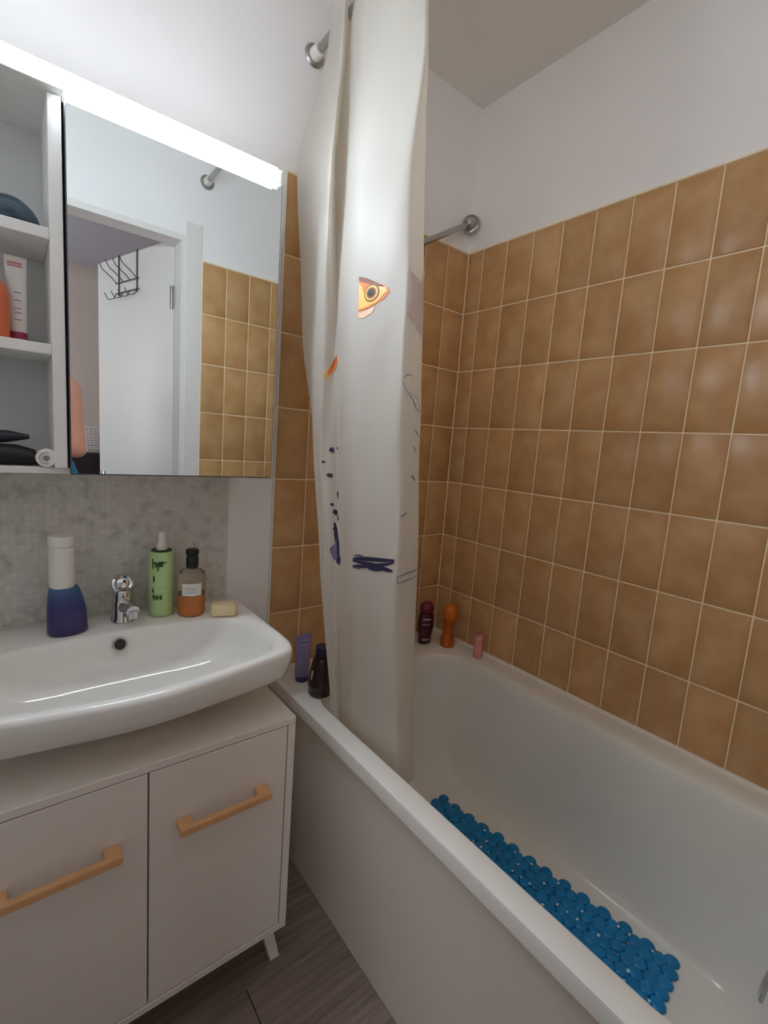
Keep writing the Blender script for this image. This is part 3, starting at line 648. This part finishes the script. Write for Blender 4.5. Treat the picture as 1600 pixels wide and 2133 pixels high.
for pts, wd in [([(-0.75, 0.142), (-0.72, 0.118)], 0.003), ([(-0.72, 0.130), (-0.5, 0.134), (-0.46, 0.120)], 0.003), ([(-0.38, 0.133), (-0.30, 0.122), (-0.16, 0.136), (-0.30, 0.112)], 0.003), ([(-0.12, 0.128), (0.05, 0.136), (0.06, 0.124), (-0.1, 0.124), (-0.05, 0.134)], 0.003),
                ([(0.12, 0.131), (0.34, 0.134)], 0.003), ([(-0.62, 0.100), (-0.60, 0.086)], 0.004), ([(-0.75, 0.070), (-0.68, 0.060)], 0.004), ([(-0.72, 0.046), (-0.62, 0.056), (-0.52, 0.046), (-0.66, 0.042)], 0.003), ([(-0.44, 0.054), (-0.34, 0.043), (-0.24, 0.055)], 0.003), ([(-0.16, 0.045), (-0.02, 0.055), (0.0, 0.043)], 0.003)]:
    obj('lettering', on_cyl(gx, gy, 0.0280, [(A_+a, z) for a, z in pts], wd, TZ), M_dgreen, gb)
for z in (0.080, 0.064): obj('print_line', on_cyl(gx, gy, 0.0279, [(A_-0.4+0.2*k, z) for k in range(6)], 0.0012, TZ), mat('pale_green_print', (196, 216, 160), 0.5), gb)

bx_, by_ = -0.9560, -0.098
ab = thing('soap_bottle', 'clear bottle of amber liquid soap with black pump and white label', 'bottle', (bx_, by_, TZ))
M_glass = mat('clear_plastic', (236, 222, 205), 0.08, trans=0.85, ior=1.3); M_amber = mat('amber_soap', (196, 116, 52), 0.15, spec=0.5, trans=0.15)
obj('body', lathe([(0.024, 0.0512), (0.0315, 0.0512), (0.0318, 0.092), (0.0300, 0.104), (0.021, 0.1105), (0.0125, 0.113), (0.0125, 0.119)], (bx_, by_, TZ), 28), M_glass, ab, 40)
obj('soap', lathe([(0.027, 0.0), (0.0305, 0.004), (0.0317, 0.010), (0.0317, 0.0512), (0.004, 0.0512)], (bx_, by_, TZ), 28), M_amber, ab, 40)['label'] = 'amber liquid soap'
obj('pump', lathe([(0.0138, 0.117), (0.0142, 0.121), (0.0142, 0.140), (0.0128, 0.142), (0.0128, 0.147), (0.0150, 0.149), (0.0150, 0.158), (0.012, 0.161), (0.003, 0.161)], (bx_, by_, TZ), 24), M_black, ab, 40)['label'] = 'black pump head'
A_ = math.atan2(-1.2415-by_, -1.2945-bx_)
lb = [(bx_+0.0322*math.cos(A_-0.72+0.12*k), by_+0.0322*math.sin(A_-0.72+0.12*k)) for k in range(13)]
lbl = obj('label_sticker', rings([[(p[0], p[1], TZ+0.053) for p in lb], [(p[0], p[1], TZ+0.083) for p in lb]], False, False, False), mat('paper_label', (226, 222, 214), 0.6), ab)
for z, a, b in ((0.072, -0.45, 0.35), (0.067, -0.45, 0.30), (0.061, -0.45, 0.35)): obj('print_line', on_cyl(bx_, by_, 0.0326, [(A_+a+(b-a)*k/5, z) for k in range(6)], 0.0016, TZ), mat('grey_print', (148, 150, 150), 0.6), lbl)

sb = tag(obj('soap_bar', xf(box(-0.031, 0.031, -0.018, 0.018, 0.0, 0.032, 0.010, 3), Matrix.Translation((-0.893, -0.145, TZ)) @ Matrix.Rotation(-0.35, 4, 'Z')), mat('yellow_soap', (228, 210, 164), 0.5), None, 60, (-0.893, -0.145, TZ)), 'pale yellow soap bar on the right corner of the basin', 'soap')

# ================================================================== MIRROR CABINET
CX0, CX1, CZ0, CZ1, CY = -1.520, -0.799, 1.103, 1.760, -0.160
mc = thing('mirror_cabinet', 'white wall cabinet with mirror door and open shelves above the basin', 'mirror cabinet', (-1.16, -0.08, CZ0))
obj('bottom_panel', box(CX0, CX1, CY, -0.002, CZ0, CZ0+0.012, 0.001, 1), M_cab, mc)
obj('top_panel', box(CX0, CX1, CY, -0.002, CZ1-0.012, CZ1, 0.001, 1), M_cab, mc)
for a, b in ((CX0, CX0+0.014), (CX1-0.014, CX1)): obj('side_panel', box(a, b, CY, -0.002, CZ0+0.0122, CZ1-0.0122, 0.001, 1), M_cab, mc)
obj('divider', box(-1.2285, -1.2085, -0.174, -0.010, CZ0+0.0122, CZ1-0.0122, 0.001, 1), M_cab, mc)
obj('back_panel', box(CX0+0.0142, CX1-0.0142, -0.009, -0.002, CZ0+0.0122, CZ1-0.0122), mat('cabinet_back', (206, 208, 208), 0.5), mc)
for zt in (1.534, 1.338): obj('shelf', box(CX0+0.0142, -1.2287, -0.168, -0.0092, zt-0.019, zt, 0.001, 1), M_cab, mc)
md = obj('mirror_door', box(-1.2045, -0.7975, -0.1745, -0.1605, CZ0, 1.768, 0.0), M_edge, mc)
obj('mirror_glass', box(-1.2025, -0.7990, -0.1756, -0.1746, CZ0+0.0025, 1.766), M_mirror, md)
obj('finger_pull', box(-0.848, -0.805, -0.172, -0.162, CZ0-0.004, CZ0, 0.001), M_whitep, md)
# LED bar on top
lb_ = thing('light_bar', 'long bright white LED light bar on top of the mirror cabinet', 'lamp', (-1.165, -0.165, 1.77))
obj('housing', box(-1.52, -0.800, -0.176, -0.130, 1.7605, 1.7665, 0.001, 1), M_cab, lb_)
obj('light_shield', join(box(-1.52, -0.803, -0.184, -0.150, 1.7815, 1.7840, 0.001, 1), box(-1.52, -0.803, -0.176, -0.150, 1.7685, 1.7815), box(-1.52, -1.206, -0.192, -0.1600, 1.7480, 1.7498), box(-1.52, -1.206, -0.1755, -0.1602, 1.7498, 1.7604)), M_cab, lb_)  # added plates keep LED light off the upper wall and open shelves
obj('diffuser', box(-1.518, -0.818, -0.192, -0.1768, 1.7500, 1.7810), M_led, lb_)
obj('end_cap', box(-0.8175, -0.805, -0.191, -0.1768, 1.7520, 1.7580, 0.001), M_cab, lb_)

# ---- things on the open shelves
S1, S2, S3 = 1.534, 1.338, CZ0+0.012
jr = thing('glass_case', 'dark blue-green rounded glass case lying on the top cabinet shelf', 'glass case', (-1.272, -0.11, S1))
rs = []
for t in range(13):
    u = t/12; xx = -1.318+0.082*u; r = 0.0275*math.sqrt(max(0.02, 1-((u-0.42)/0.60)**2))
    rs.append([(xx, -0.11+r*0.9*math.cos(2*PI*j/16), S1+r*0.98*(1 if u < 0.6 else 1-0.25*(u-0.6))+r*0.95*math.sin(2*PI*j/16)*1.0) for j in range(16)])
zmin = min(p[2] for r in rs for p in r); rs = [[(p[0], p[1], max(p[2]-zmin+S1, S1)) for p in r] for r in rs]
obj('shell', rings(rs), mat('dark_teal_glass', (52, 78, 96), 0.12, coat=0.5), jr, 50)
obj('rim', tube([(-1.285, -0.137, S1+0.006), (-1.255, -0.139, S1+0.004), (-1.236, -0.128, S1+0.003), (-1.231, -0.112, S1+0.003)], 0.003, 8), mat('teal_rim', (30, 44, 50), 0.2), jr, 50)
obj('clasp', ball((-1.302, -0.135, S1+0.036), 0.006, 0.005, 0.010, 10, 8), mat('green_enamel', (120, 160, 140), 0.2), jr, 50)

cx_, cy_ = -1.276, -0.100
tb = thing('cream_tube', 'white squeeze tube with red print standing on its crimson cap', 'tube', (cx_, cy_, S2))
rs = []
for w_, d_, z in ((0.0125, 0.0125, 0.019), (0.0145, 0.0145, 0.022), (0.0150, 0.0125, 0.06), (0.0158, 0.008, 0.11), (0.0165, 0.002, 0.140), (0.0165, 0.0015, 0.152)):
    rs.append([(cx_+w_*math.cos(2*PI*j/24), cy_+d_*math.sin(2*PI*j/24), S2+z) for j in range(24)])
obj('body', rings(rs), M_whitep, tb, 50)
obj('cap', lathe([(0.0150, 0.0), (0.0155, 0.002), (0.0150, 0.019), (0.004, 0.0195)], (cx_, cy_, S2), 24), mat('crimson_cap', (150, 44, 78), 0.35), tb, 40)
M_redp = mat('red_print', (206, 120, 126), 0.5)
for z, a, b in ((0.139, -0.012, 0.009), (0.134, -0.012, 0.009)): obj('print_line', box(cx_+a, cx_+b, cy_-0.0036, cy_-0.0026, S2+z, S2+z+0.0028), M_redp, tb)
for z in (0.088, 0.074, 0.060, 0.052, 0.040): obj('print_line', box(cx_-0.004, cx_+0.006, cy_-0.0133-(0.001 if z < 0.06 else 0)+max(0, z-0.06)*0.09, cy_-0.0120+max(0, z-0.06)*0.09, S2+z, S2+z+0.0016), mat('grey_print_2', (150, 150, 152), 0.5), tb)
ob = thing('orange_bottle', 'orange plastic bottle on the middle shelf beside the white tube', 'bottle', (-1.315, -0.125, S2))
obj('body', lathe([(0.026, 0.0), (0.028, 0.003), (0.0285, 0.075), (0.026, 0.090), (0.017, 0.100), (0.012, 0.103)], (-1.315, -0.125, S2), 28), mat('orange_plastic', (222, 116, 74), 0.3), ob, 40)
obj('cap', lathe([(0.0135, 0.102), (0.0135, 0.120), (0.011, 0.122), (0.003, 0.122)], (-1.315, -0.125, S2), 20), M_whitep, ob, 40)
tag(obj('glass_dish', xf(lathe([(0.020, 0.0), (0.023, 0.004), (0.024, 0.012), (0.021, 0.012), (0.019, 0.004), (0.002, 0.003)], (0, 0, 0), 24, 1.0, 0.7), Matrix.Translation((-1.252, -0.070, S2))), mat('greenish_glass', (120, 140, 126), 0.1, trans=0.4), None, 40, (-1.252, -0.070, S2)), 'low greenish glass dish behind the crimson tube cap', 'dish')
# black clipper with white end
cl = thing('grooming_tool', 'black handheld grooming tool lying on the bottom cabinet shelf', 'grooming tool', (-1.30, -0.12, S3))
obj('handle', tube([(-1.40, -0.120, S3+0.017), (-1.34, -0.122, S3+0.0198), (-1.285, -0.126, S3+0.0194), (-1.258, -0.130, S3+0.0155)], [0.014, 0.0195, 0.0190, 0.015], 16), M_black, cl, 50)
obj('bristle_head', tube([(-1.262, -0.130, S3+0.014), (-1.236, -0.134, S3+0.013)], [0.013, 0.0115], 12), M_black, cl, 40)
obj('guard', tube([(-1.40, -0.10, S3+0.047), (-1.34, -0.105, S3+0.048), (-1.295, -0.11, S3+0.052), (-1.264, -0.115, S3+0.053)], [0.012, 0.014, 0.011, 0.004], 14), mat('dark_violet_plastic', (46, 42, 54), 0.4), cl, 50)
rl = thing('round_reel', 'small white round reel at the front edge of the bottom shelf', 'reel', (-1.237, -0.158, S3))
obj('reel', tube([(-1.238, -0.148, S3+0.0172), (-1.2385, -0.150, S3+0.0172), (-1.2405, -0.166, S3+0.0172), (-1.241, -0.168, S3+0.0172)], [0.0150, 0.0170, 0.0170, 0.0150], 24), M_whitep, rl, 40)
obj('hub', tube([(-1.241, -0.1675, S3+0.0172), (-1.2412, -0.1688, S3+0.0172)], 0.0052, 14), mat('grey_hub', (130, 128, 124), 0.4), rl, 40)
obj('inner_ring', torus((-1.2411, -0.1683, S3+0.0172), 0.0105, 0.0009, 'y', 20, 6), mat('pale_grey_ring', (176, 174, 170), 0.4), rl, 40)

# ================================================================== THINGS ON THE BATH RIM
RZ0 = 0.5052
lx, ly = -0.640, -0.100
lt = thing('lavender_tube', 'lavender squeeze tube standing on the bath rim by the wall', 'tube', (lx, ly, RZ0))
rs = []
for w_, d_, z in ((0.0135, 0.0150, 0.014), (0.0160, 0.0150, 0.017), (0.0165, 0.013, 0.06), (0.0175, 0.007, 0.11), (0.018, 0.0018, 0.130), (0.018, 0.0015, 0.140)):
    rs.append([(lx+w_*1.4*math.cos(2*PI*j/24), ly+d_*math.sin(2*PI*j/24), RZ0+z) for j in range(24)])
obj('body', rings(rs), mat('lavender_plastic', (148, 136, 178), 0.4, noise=(30, 0.06, 3)), lt, 50)
obj('cap', lathe([(0.0190, 0.0), (0.0195, 0.002), (0.0190, 0.0145), (0.004, 0.015)], (lx, ly, RZ0), 24), mat('indigo_cap', (66, 62, 112), 0.4), lt, 40)
for z in (0.122, 0.108, 0.098): obj('print_line', box(lx-0.014, lx+0.014, ly-0.0065-(0.13-z)*0.10, ly-0.0050-(0.13-z)*0.10, RZ0+z, RZ0+z+0.0022), mat('pale_lilac_print', (190, 182, 204), 0.5), lt)
dx_, dy_ = -0.632, -0.192
db = thing('dark_bottle', 'dark brown flared bottle on the bath rim in front of the lavender tube', 'bottle', (dx_, dy_, RZ0))
M_dbr = mat('dark_brown_plastic', (48, 27, 26), 0.22, coat=0.3)
obj('body', lathe([(0.030, 0.0), (0.0330, 0.003), (0.0340, 0.010), (0.0330, 0.016), (0.0345, 0.022), (0.0370, 0.030), (0.0355, 0.045), (0.0315, 0.070), (0.0265, 0.095), (0.0225, 0.108), (0.012, 0.112)], (dx_, dy_, RZ0), 28), M_dbr, db, 50)
obj('cap', lathe([(0.0175, 0.110), (0.0190, 0.113), (0.0185, 0.138), (0.013, 0.141), (0.003, 0.1415)], (dx_, dy_, RZ0), 22), mat('dark_indigo_cap', (44, 38, 62), 0.35), db, 40)
A_ = math.atan2(-1.2415-dy_, -1.2945-dx_)
obj('handle_slot', ribbon([(dx_+r*math.cos(A_-0.85), dy_+r*math.sin(A_-0.85), RZ0+z) for r, z in ((0.0352, 0.050), (0.0335, 0.062), (0.0312, 0.076))], [(math.cos(A_-0.85), math.sin(A_-0.85), 0.2)]*3, [0.004, 0.007, 0.006]), mat('pale_label_patch', (186, 176, 166), 0.5), db)

mx_, my_ = -0.128, -0.078
mb = thing('maroon_bottle', 'dark maroon shampoo bottle with pale label band beside the curtain', 'bottle', (mx_, my_, RZ0))
obj('body', lathe([(0.020, 0.0), (0.0225, 0.003), (0.0225, 0.030), (0.0262, 0.045), (0.0268, 0.075), (0.0255, 0.100), (0.020, 0.112), (0.012, 0.114)], (mx_, my_, RZ0), 28, 1.2, 0.9), mat('maroon_plastic', (66, 30, 42), 0.25), mb, 50)
obj('cap', lathe([(0.0185, 0.113), (0.0225, 0.118), (0.0225, 0.132), (0.019, 0.144), (0.011, 0.152), (0.003, 0.154)], (mx_, my_, RZ0), 24, 1.2, 1.0), mat('wine_cap', (108, 30, 46), 0.3), mb, 50)
A_ = math.atan2(-1.2415-my_, -1.2945-mx_)
for z, hh, c in ((0.095, 0.006, (176, 150, 160)), (0.076, 0.005, (140, 120, 134)), (0.018, 0.008, (170, 120, 104))):
    pts = []
    for k in range(7):
        a = -2.6+1.0*k/6; r = 0.0330 if z > 0.05 else 0.0280
        pts.append((mx_+r*math.cos(a), my_+r*0.76*math.sin(a)-0.0004, RZ0+z))
    obj('label_band', ribbon(pts, [(0, -1, 0)]*7, hh), mat('band_'+str(z), c, 0.5), mb)
ox_, oy_ = -0.074, -0.140
og = thing('orange_shower_bottle', 'translucent orange waisted bottle with bulging cap in the bath corner', 'bottle', (ox_, oy_, RZ0))
M_or1 = mat('orange_amber_plastic', (198, 96, 26), 0.25, trans=0.15)
obj('body', lathe([(0.0205, 0.0), (0.0225, 0.003), (0.0230, 0.022), (0.0190, 0.036), (0.0150, 0.052), (0.0140, 0.070), (0.0155, 0.086), (0.0185, 0.096)], (ox_, oy_, RZ0), 26, 1.15, 1.15), M_or1, og, 50)
obj('cap', lathe([(0.0185, 0.096), (0.0225, 0.106), (0.0235, 0.120), (0.0215, 0.138), (0.015, 0.150), (0.004, 0.154)], (ox_+0.003, oy_, RZ0), 26, 1.15, 1.15), mat('orange_cap', (212, 110, 30), 0.3), og, 50)
obj('label_sticker', ribbon([(ox_-0.0225+0.004*k, oy_-0.0155-0.0025*k, RZ0+0.014) for k in range(4)], [(-0.7, -0.7, 0)]*4, 0.010), mat('peach_label', (232, 160, 110), 0.5), og)
tag(obj('pink_holder', xf(join(rings([[(a*1.45*math.cos(2*PI*j/20), b*1.3*math.sin(2*PI*j/20), z) for j in range(20)] for a, b, z in ((0.0135, 0.011, 0.0), (0.0150, 0.012, 0.003), (0.0140, 0.0115, 0.030), (0.0125, 0.011, 0.052), (0.0150, 0.012, 0.062), (0.0150, 0.0115, 0.072), (0.012, 0.008, 0.077))])), Matrix.Translation((-0.044, -0.258, RZ0)) @ Matrix.Rotation(0.6, 4, 'Z')), mat('pink_plastic', (222, 150, 146), 0.4), None, 50, (-0.044, -0.258, RZ0)), 'small pink plastic holder on the bath rim by the right wall', 'holder')

# ================================================================== HALL THINGS SEEN IN THE MIRROR
hc = thing('hall_chest', 'dark low chest in the hall seen in the mirror', 'chest', (-0.75, -2.45, 0))
M_ches = mat('dark_wood', (58, 42, 48), 0.5, noise=(20, 0.12, 4))
obj('body', box(-1.02, -0.62, -2.75, -2.3, 0.06, 1.035, 0.004), M_ches, hc)
for a in (0.08, 0.40, 0.72): 
    dd = obj('drawer', box(-1.032, -1.020, -2.735, -2.315, a, a+0.29, 0.003), M_ches, hc); obj('knob', ball((-1.040, -2.525, a+0.15), 0.010, 0.012, 0.012, 12, 8), M_steel, dd, 50)
for sx in (-1.0, -0.64):
    for sy in (-2.73, -2.32): obj('foot', box(sx-0.015, sx+0.015, sy-0.015, sy+0.015, 0, 0.062), M_ches, hc)
bk = thing('white_basket', 'white wire basket standing on the dark hall chest', 'basket', (-0.85, -2.5, 1.035))
bw = mat('white_wire', (232, 226, 224), 0.5)
for k in range(6):
    z = 1.040+0.028*k; g = 0.10+0.004*k
    obj('ring', tube([(-0.85+g*1.3*math.cos(2*PI*j/24), -2.5+g*math.sin(2*PI*j/24), z) for j in range(25)], 0.004, 6), bw, bk, 50)
for j in range(20):
    a = 2*PI*j/20; obj('upright', tube([(-0.85+0.13*math.cos(a), -2.5+0.10*math.sin(a), 1.038), (-0.85+0.156*math.cos(a), -2.5+0.12*math.sin(a), 1.184)], 0.003, 6), bw, bk, 50)

# ---- photographer in the doorway (bare arm shows at the mirror's left edge)
PX, PY = -1.265, -1.545
pe = thing('person', 'person in teal skirt standing in the doorway holding a phone, bare arm mirrored', 'person', (PX, PY, 0))
pf = Vector((cf_.x, cf_.y, cf_.z)); ph = CAM-pf*0.0095
def limb(pts, rad, n=14):
    return join(tube(pts, rad, n), *[ball(p, r, r, r, 12, 8) for p, r in zip(pts, rad if isinstance(rad, (list, tuple)) else [rad]*len(pts))])
def V3(*a): return Vector(a)
parts = []
parts.append(lathe([(0.09, 0.86), (0.155, 0.90), (0.165, 0.96), (0.140, 1.04), (0.128, 1.10), (0.140, 1.20), (0.158, 1.28), (0.150, 1.34), (0.10, 1.375), (0.055, 1.40), (0.05, 1.45)], (PX, PY, 0), 28, 1.0, 0.68))
parts.append(ball((PX, PY+0.012, 1.565), 0.072, 0.092, 0.112, 20, 14))
parts.append(ball((PX, PY+0.030, 1.52), 0.056, 0.066, 0.062, 16, 10))
parts.append(tube([(PX, PY+0.098, 1.578), (PX, PY+0.120, 1.548), (PX, PY+0.100, 1.540)], [0.008, 0.014, 0.012], 8))
for s in (-1, 1): parts.append(ball((PX+s*0.073, PY+0.002, 1.560), 0.008, 0.018, 0.030, 10, 8))
# phone frame axes
pr = cr_; pu = cu_
palms = {}
for s in (-1, 1):
    sh = V3(PX+s*0.165, PY, 1.335); el = V3(PX+s*0.198, PY+0.030, 1.090)
    grip = ph-pf*0.022+pr*(s*0.052)-pu*0.055
    wr = grip-pf*0.045+pr*(s*0.018)-pu*0.050
    parts.append(limb([sh, sh.lerp(el, 0.35), sh.lerp(el, 0.7), el], [0.056, 0.048, 0.042, 0.037]))
    parts.append(limb([el, el.lerp(wr, 0.3), el.lerp(wr, 0.7), wr], [0.037, 0.038, 0.030, 0.024]))
    parts.append(limb([wr, wr.lerp(grip, 0.5), grip], [0.024, 0.027, 0.022], 12))
    parts.append(limb([V3(PX+s*0.02, PY-0.005, 1.425), V3(PX+s*0.09, PY-0.005, 1.382), sh], [0.050, 0.050, 0.056]))
    # four fingers behind the phone, thumb on the screen side edge
    for k in range(4):
        b0 = grip+pu*(0.012+0.019*k-0.010)
        ln = (0.8, 0.95, 1.0, 0.9)[k]
        parts.append(limb([b0, b0+pf*0.012*ln+pr*(s*0.006), b0+pf*0.012-pr*(s*0.012*ln)-pf*0.003, b0+pf*0.008-pr*(s*0.030*ln)-pf*0.002], [0.0095, 0.009, 0.0082, 0.0072], 8))
    t0 = grip-pf*0.010+pu*0.0
    parts.append(limb([t0, t0-pf*0.006+pu*0.022-pr*(s*0.006), t0-pf*0.004+pu*0.040-pr*(s*0.018)], [0.012, 0.0105, 0.009], 8))
    hip = V3(PX+s*0.088, PY, 0.90); kn = V3(PX+s*0.095, PY+0.015, 0.475); an = V3(PX+s*0.095, PY-0.015, 0.075)
    parts.append(limb([hip, hip.lerp(kn, 0.5), kn], [0.088, 0.072, 0.053]))
    parts.append(limb([kn, kn.lerp(an, 0.3), an], [0.053, 0.055, 0.036]))
    parts.append(join(ball((PX+s*0.10, PY+0.045, 0.036), 0.042, 0.118, 0.035, 14, 10), ball((PX+s*0.097, PY-0.02, 0.045), 0.036, 0.045, 0.044, 12, 8)))
body = obj('body', join(*parts), M_skin, pe)
rm = body.modifiers.new('remesh', 'REMESH'); rm.mode = 'VOXEL'; rm.voxel_size = 0.0065; rm.use_smooth_shade = True
sm = body.modifiers.new('smooth', 'SMOOTH'); sm.factor = 0.5; sm.iterations = 3
obj('vest', lathe([(0.150, 1.00), (0.142, 1.05), (0.136, 1.10), (0.148, 1.20), (0.164, 1.27), (0.150, 1.325), (0.118, 1.362)], (PX, PY, 0), 32, 1.0, 0.72), M_navy, pe, 60)
def open_lathe(prof, c, n=32, sx=1.0, sy=1.0):
    return rings([[(c[0]+r*sx*math.cos(2*PI*j/n), c[1]+r*sy*math.sin(2*PI*j/n), z) for j in range(n)] for r, z in prof], False, False)
obj('skirt', open_lathe([(0.146, 1.085), (0.160, 1.070), (0.188, 1.035), (0.206, 0.98), (0.212, 0.92), (0.216, 0.80), (0.226, 0.62)], (PX, PY, 0), 36, 1.0, 0.74), M_teal, pe, 60)
hr = []
for i in range(9):
    a = -0.15+(PI/2+0.15)*i/8
    hr.append([(PX+0.082*math.cos(a)*math.cos(2*PI*j/24), PY-0.004+0.100*math.cos(a)*math.sin(2*PI*j/24)-0.012*(math.sin(2*PI*j/24) > 0.2), 1.590+0.098*math.sin(a)) for j in range(24)])
hr[-1] = [(PX, PY, 1.688)]*24
obj('hair', join(rings(hr, True, False), lathe([(0.045, 1.42), (0.066, 1.48), (0.074, 1.56), (0.070, 1.62)], (PX, PY-0.040, 0), 20, 1.0, 0.8)), M_hair, pe, 60)
for s in (-1, 1): obj('eye', ball((PX+s*0.030, PY+0.098, 1.572), 0.011, 0.007, 0.0065, 12, 8), mat('eye_'+('l' if s < 0 else 'r'), (70, 52, 44), 0.2), pe, 50)
obj('mouth', ball((PX, PY+0.098, 1.515), 0.020, 0.006, 0.005, 12, 6), mat('lips', (190, 108, 100), 0.5), pe, 50)
# phone in the hands, its back camera is the picture's viewpoint
PMx = Matrix((pr, pu, pf)).transposed().to_4x4(); PMx.translation = ph-pf*0.004-pu*0.045
pn_ = thing('phone', 'black smartphone held upright by the person in the doorway', 'phone', tuple(PMx.translation))
obj('case', xf(box(-0.038, 0.038, -0.085, 0.085, -0.004, 0.004, 0.003, 2), PMx), M_black, pn_, 40)
obj('screen', xf(box(-0.035, 0.035, -0.081, 0.081, -0.0048, -0.0041), PMx), mat('phone_glass', (14, 14, 18), 0.08), pn_)
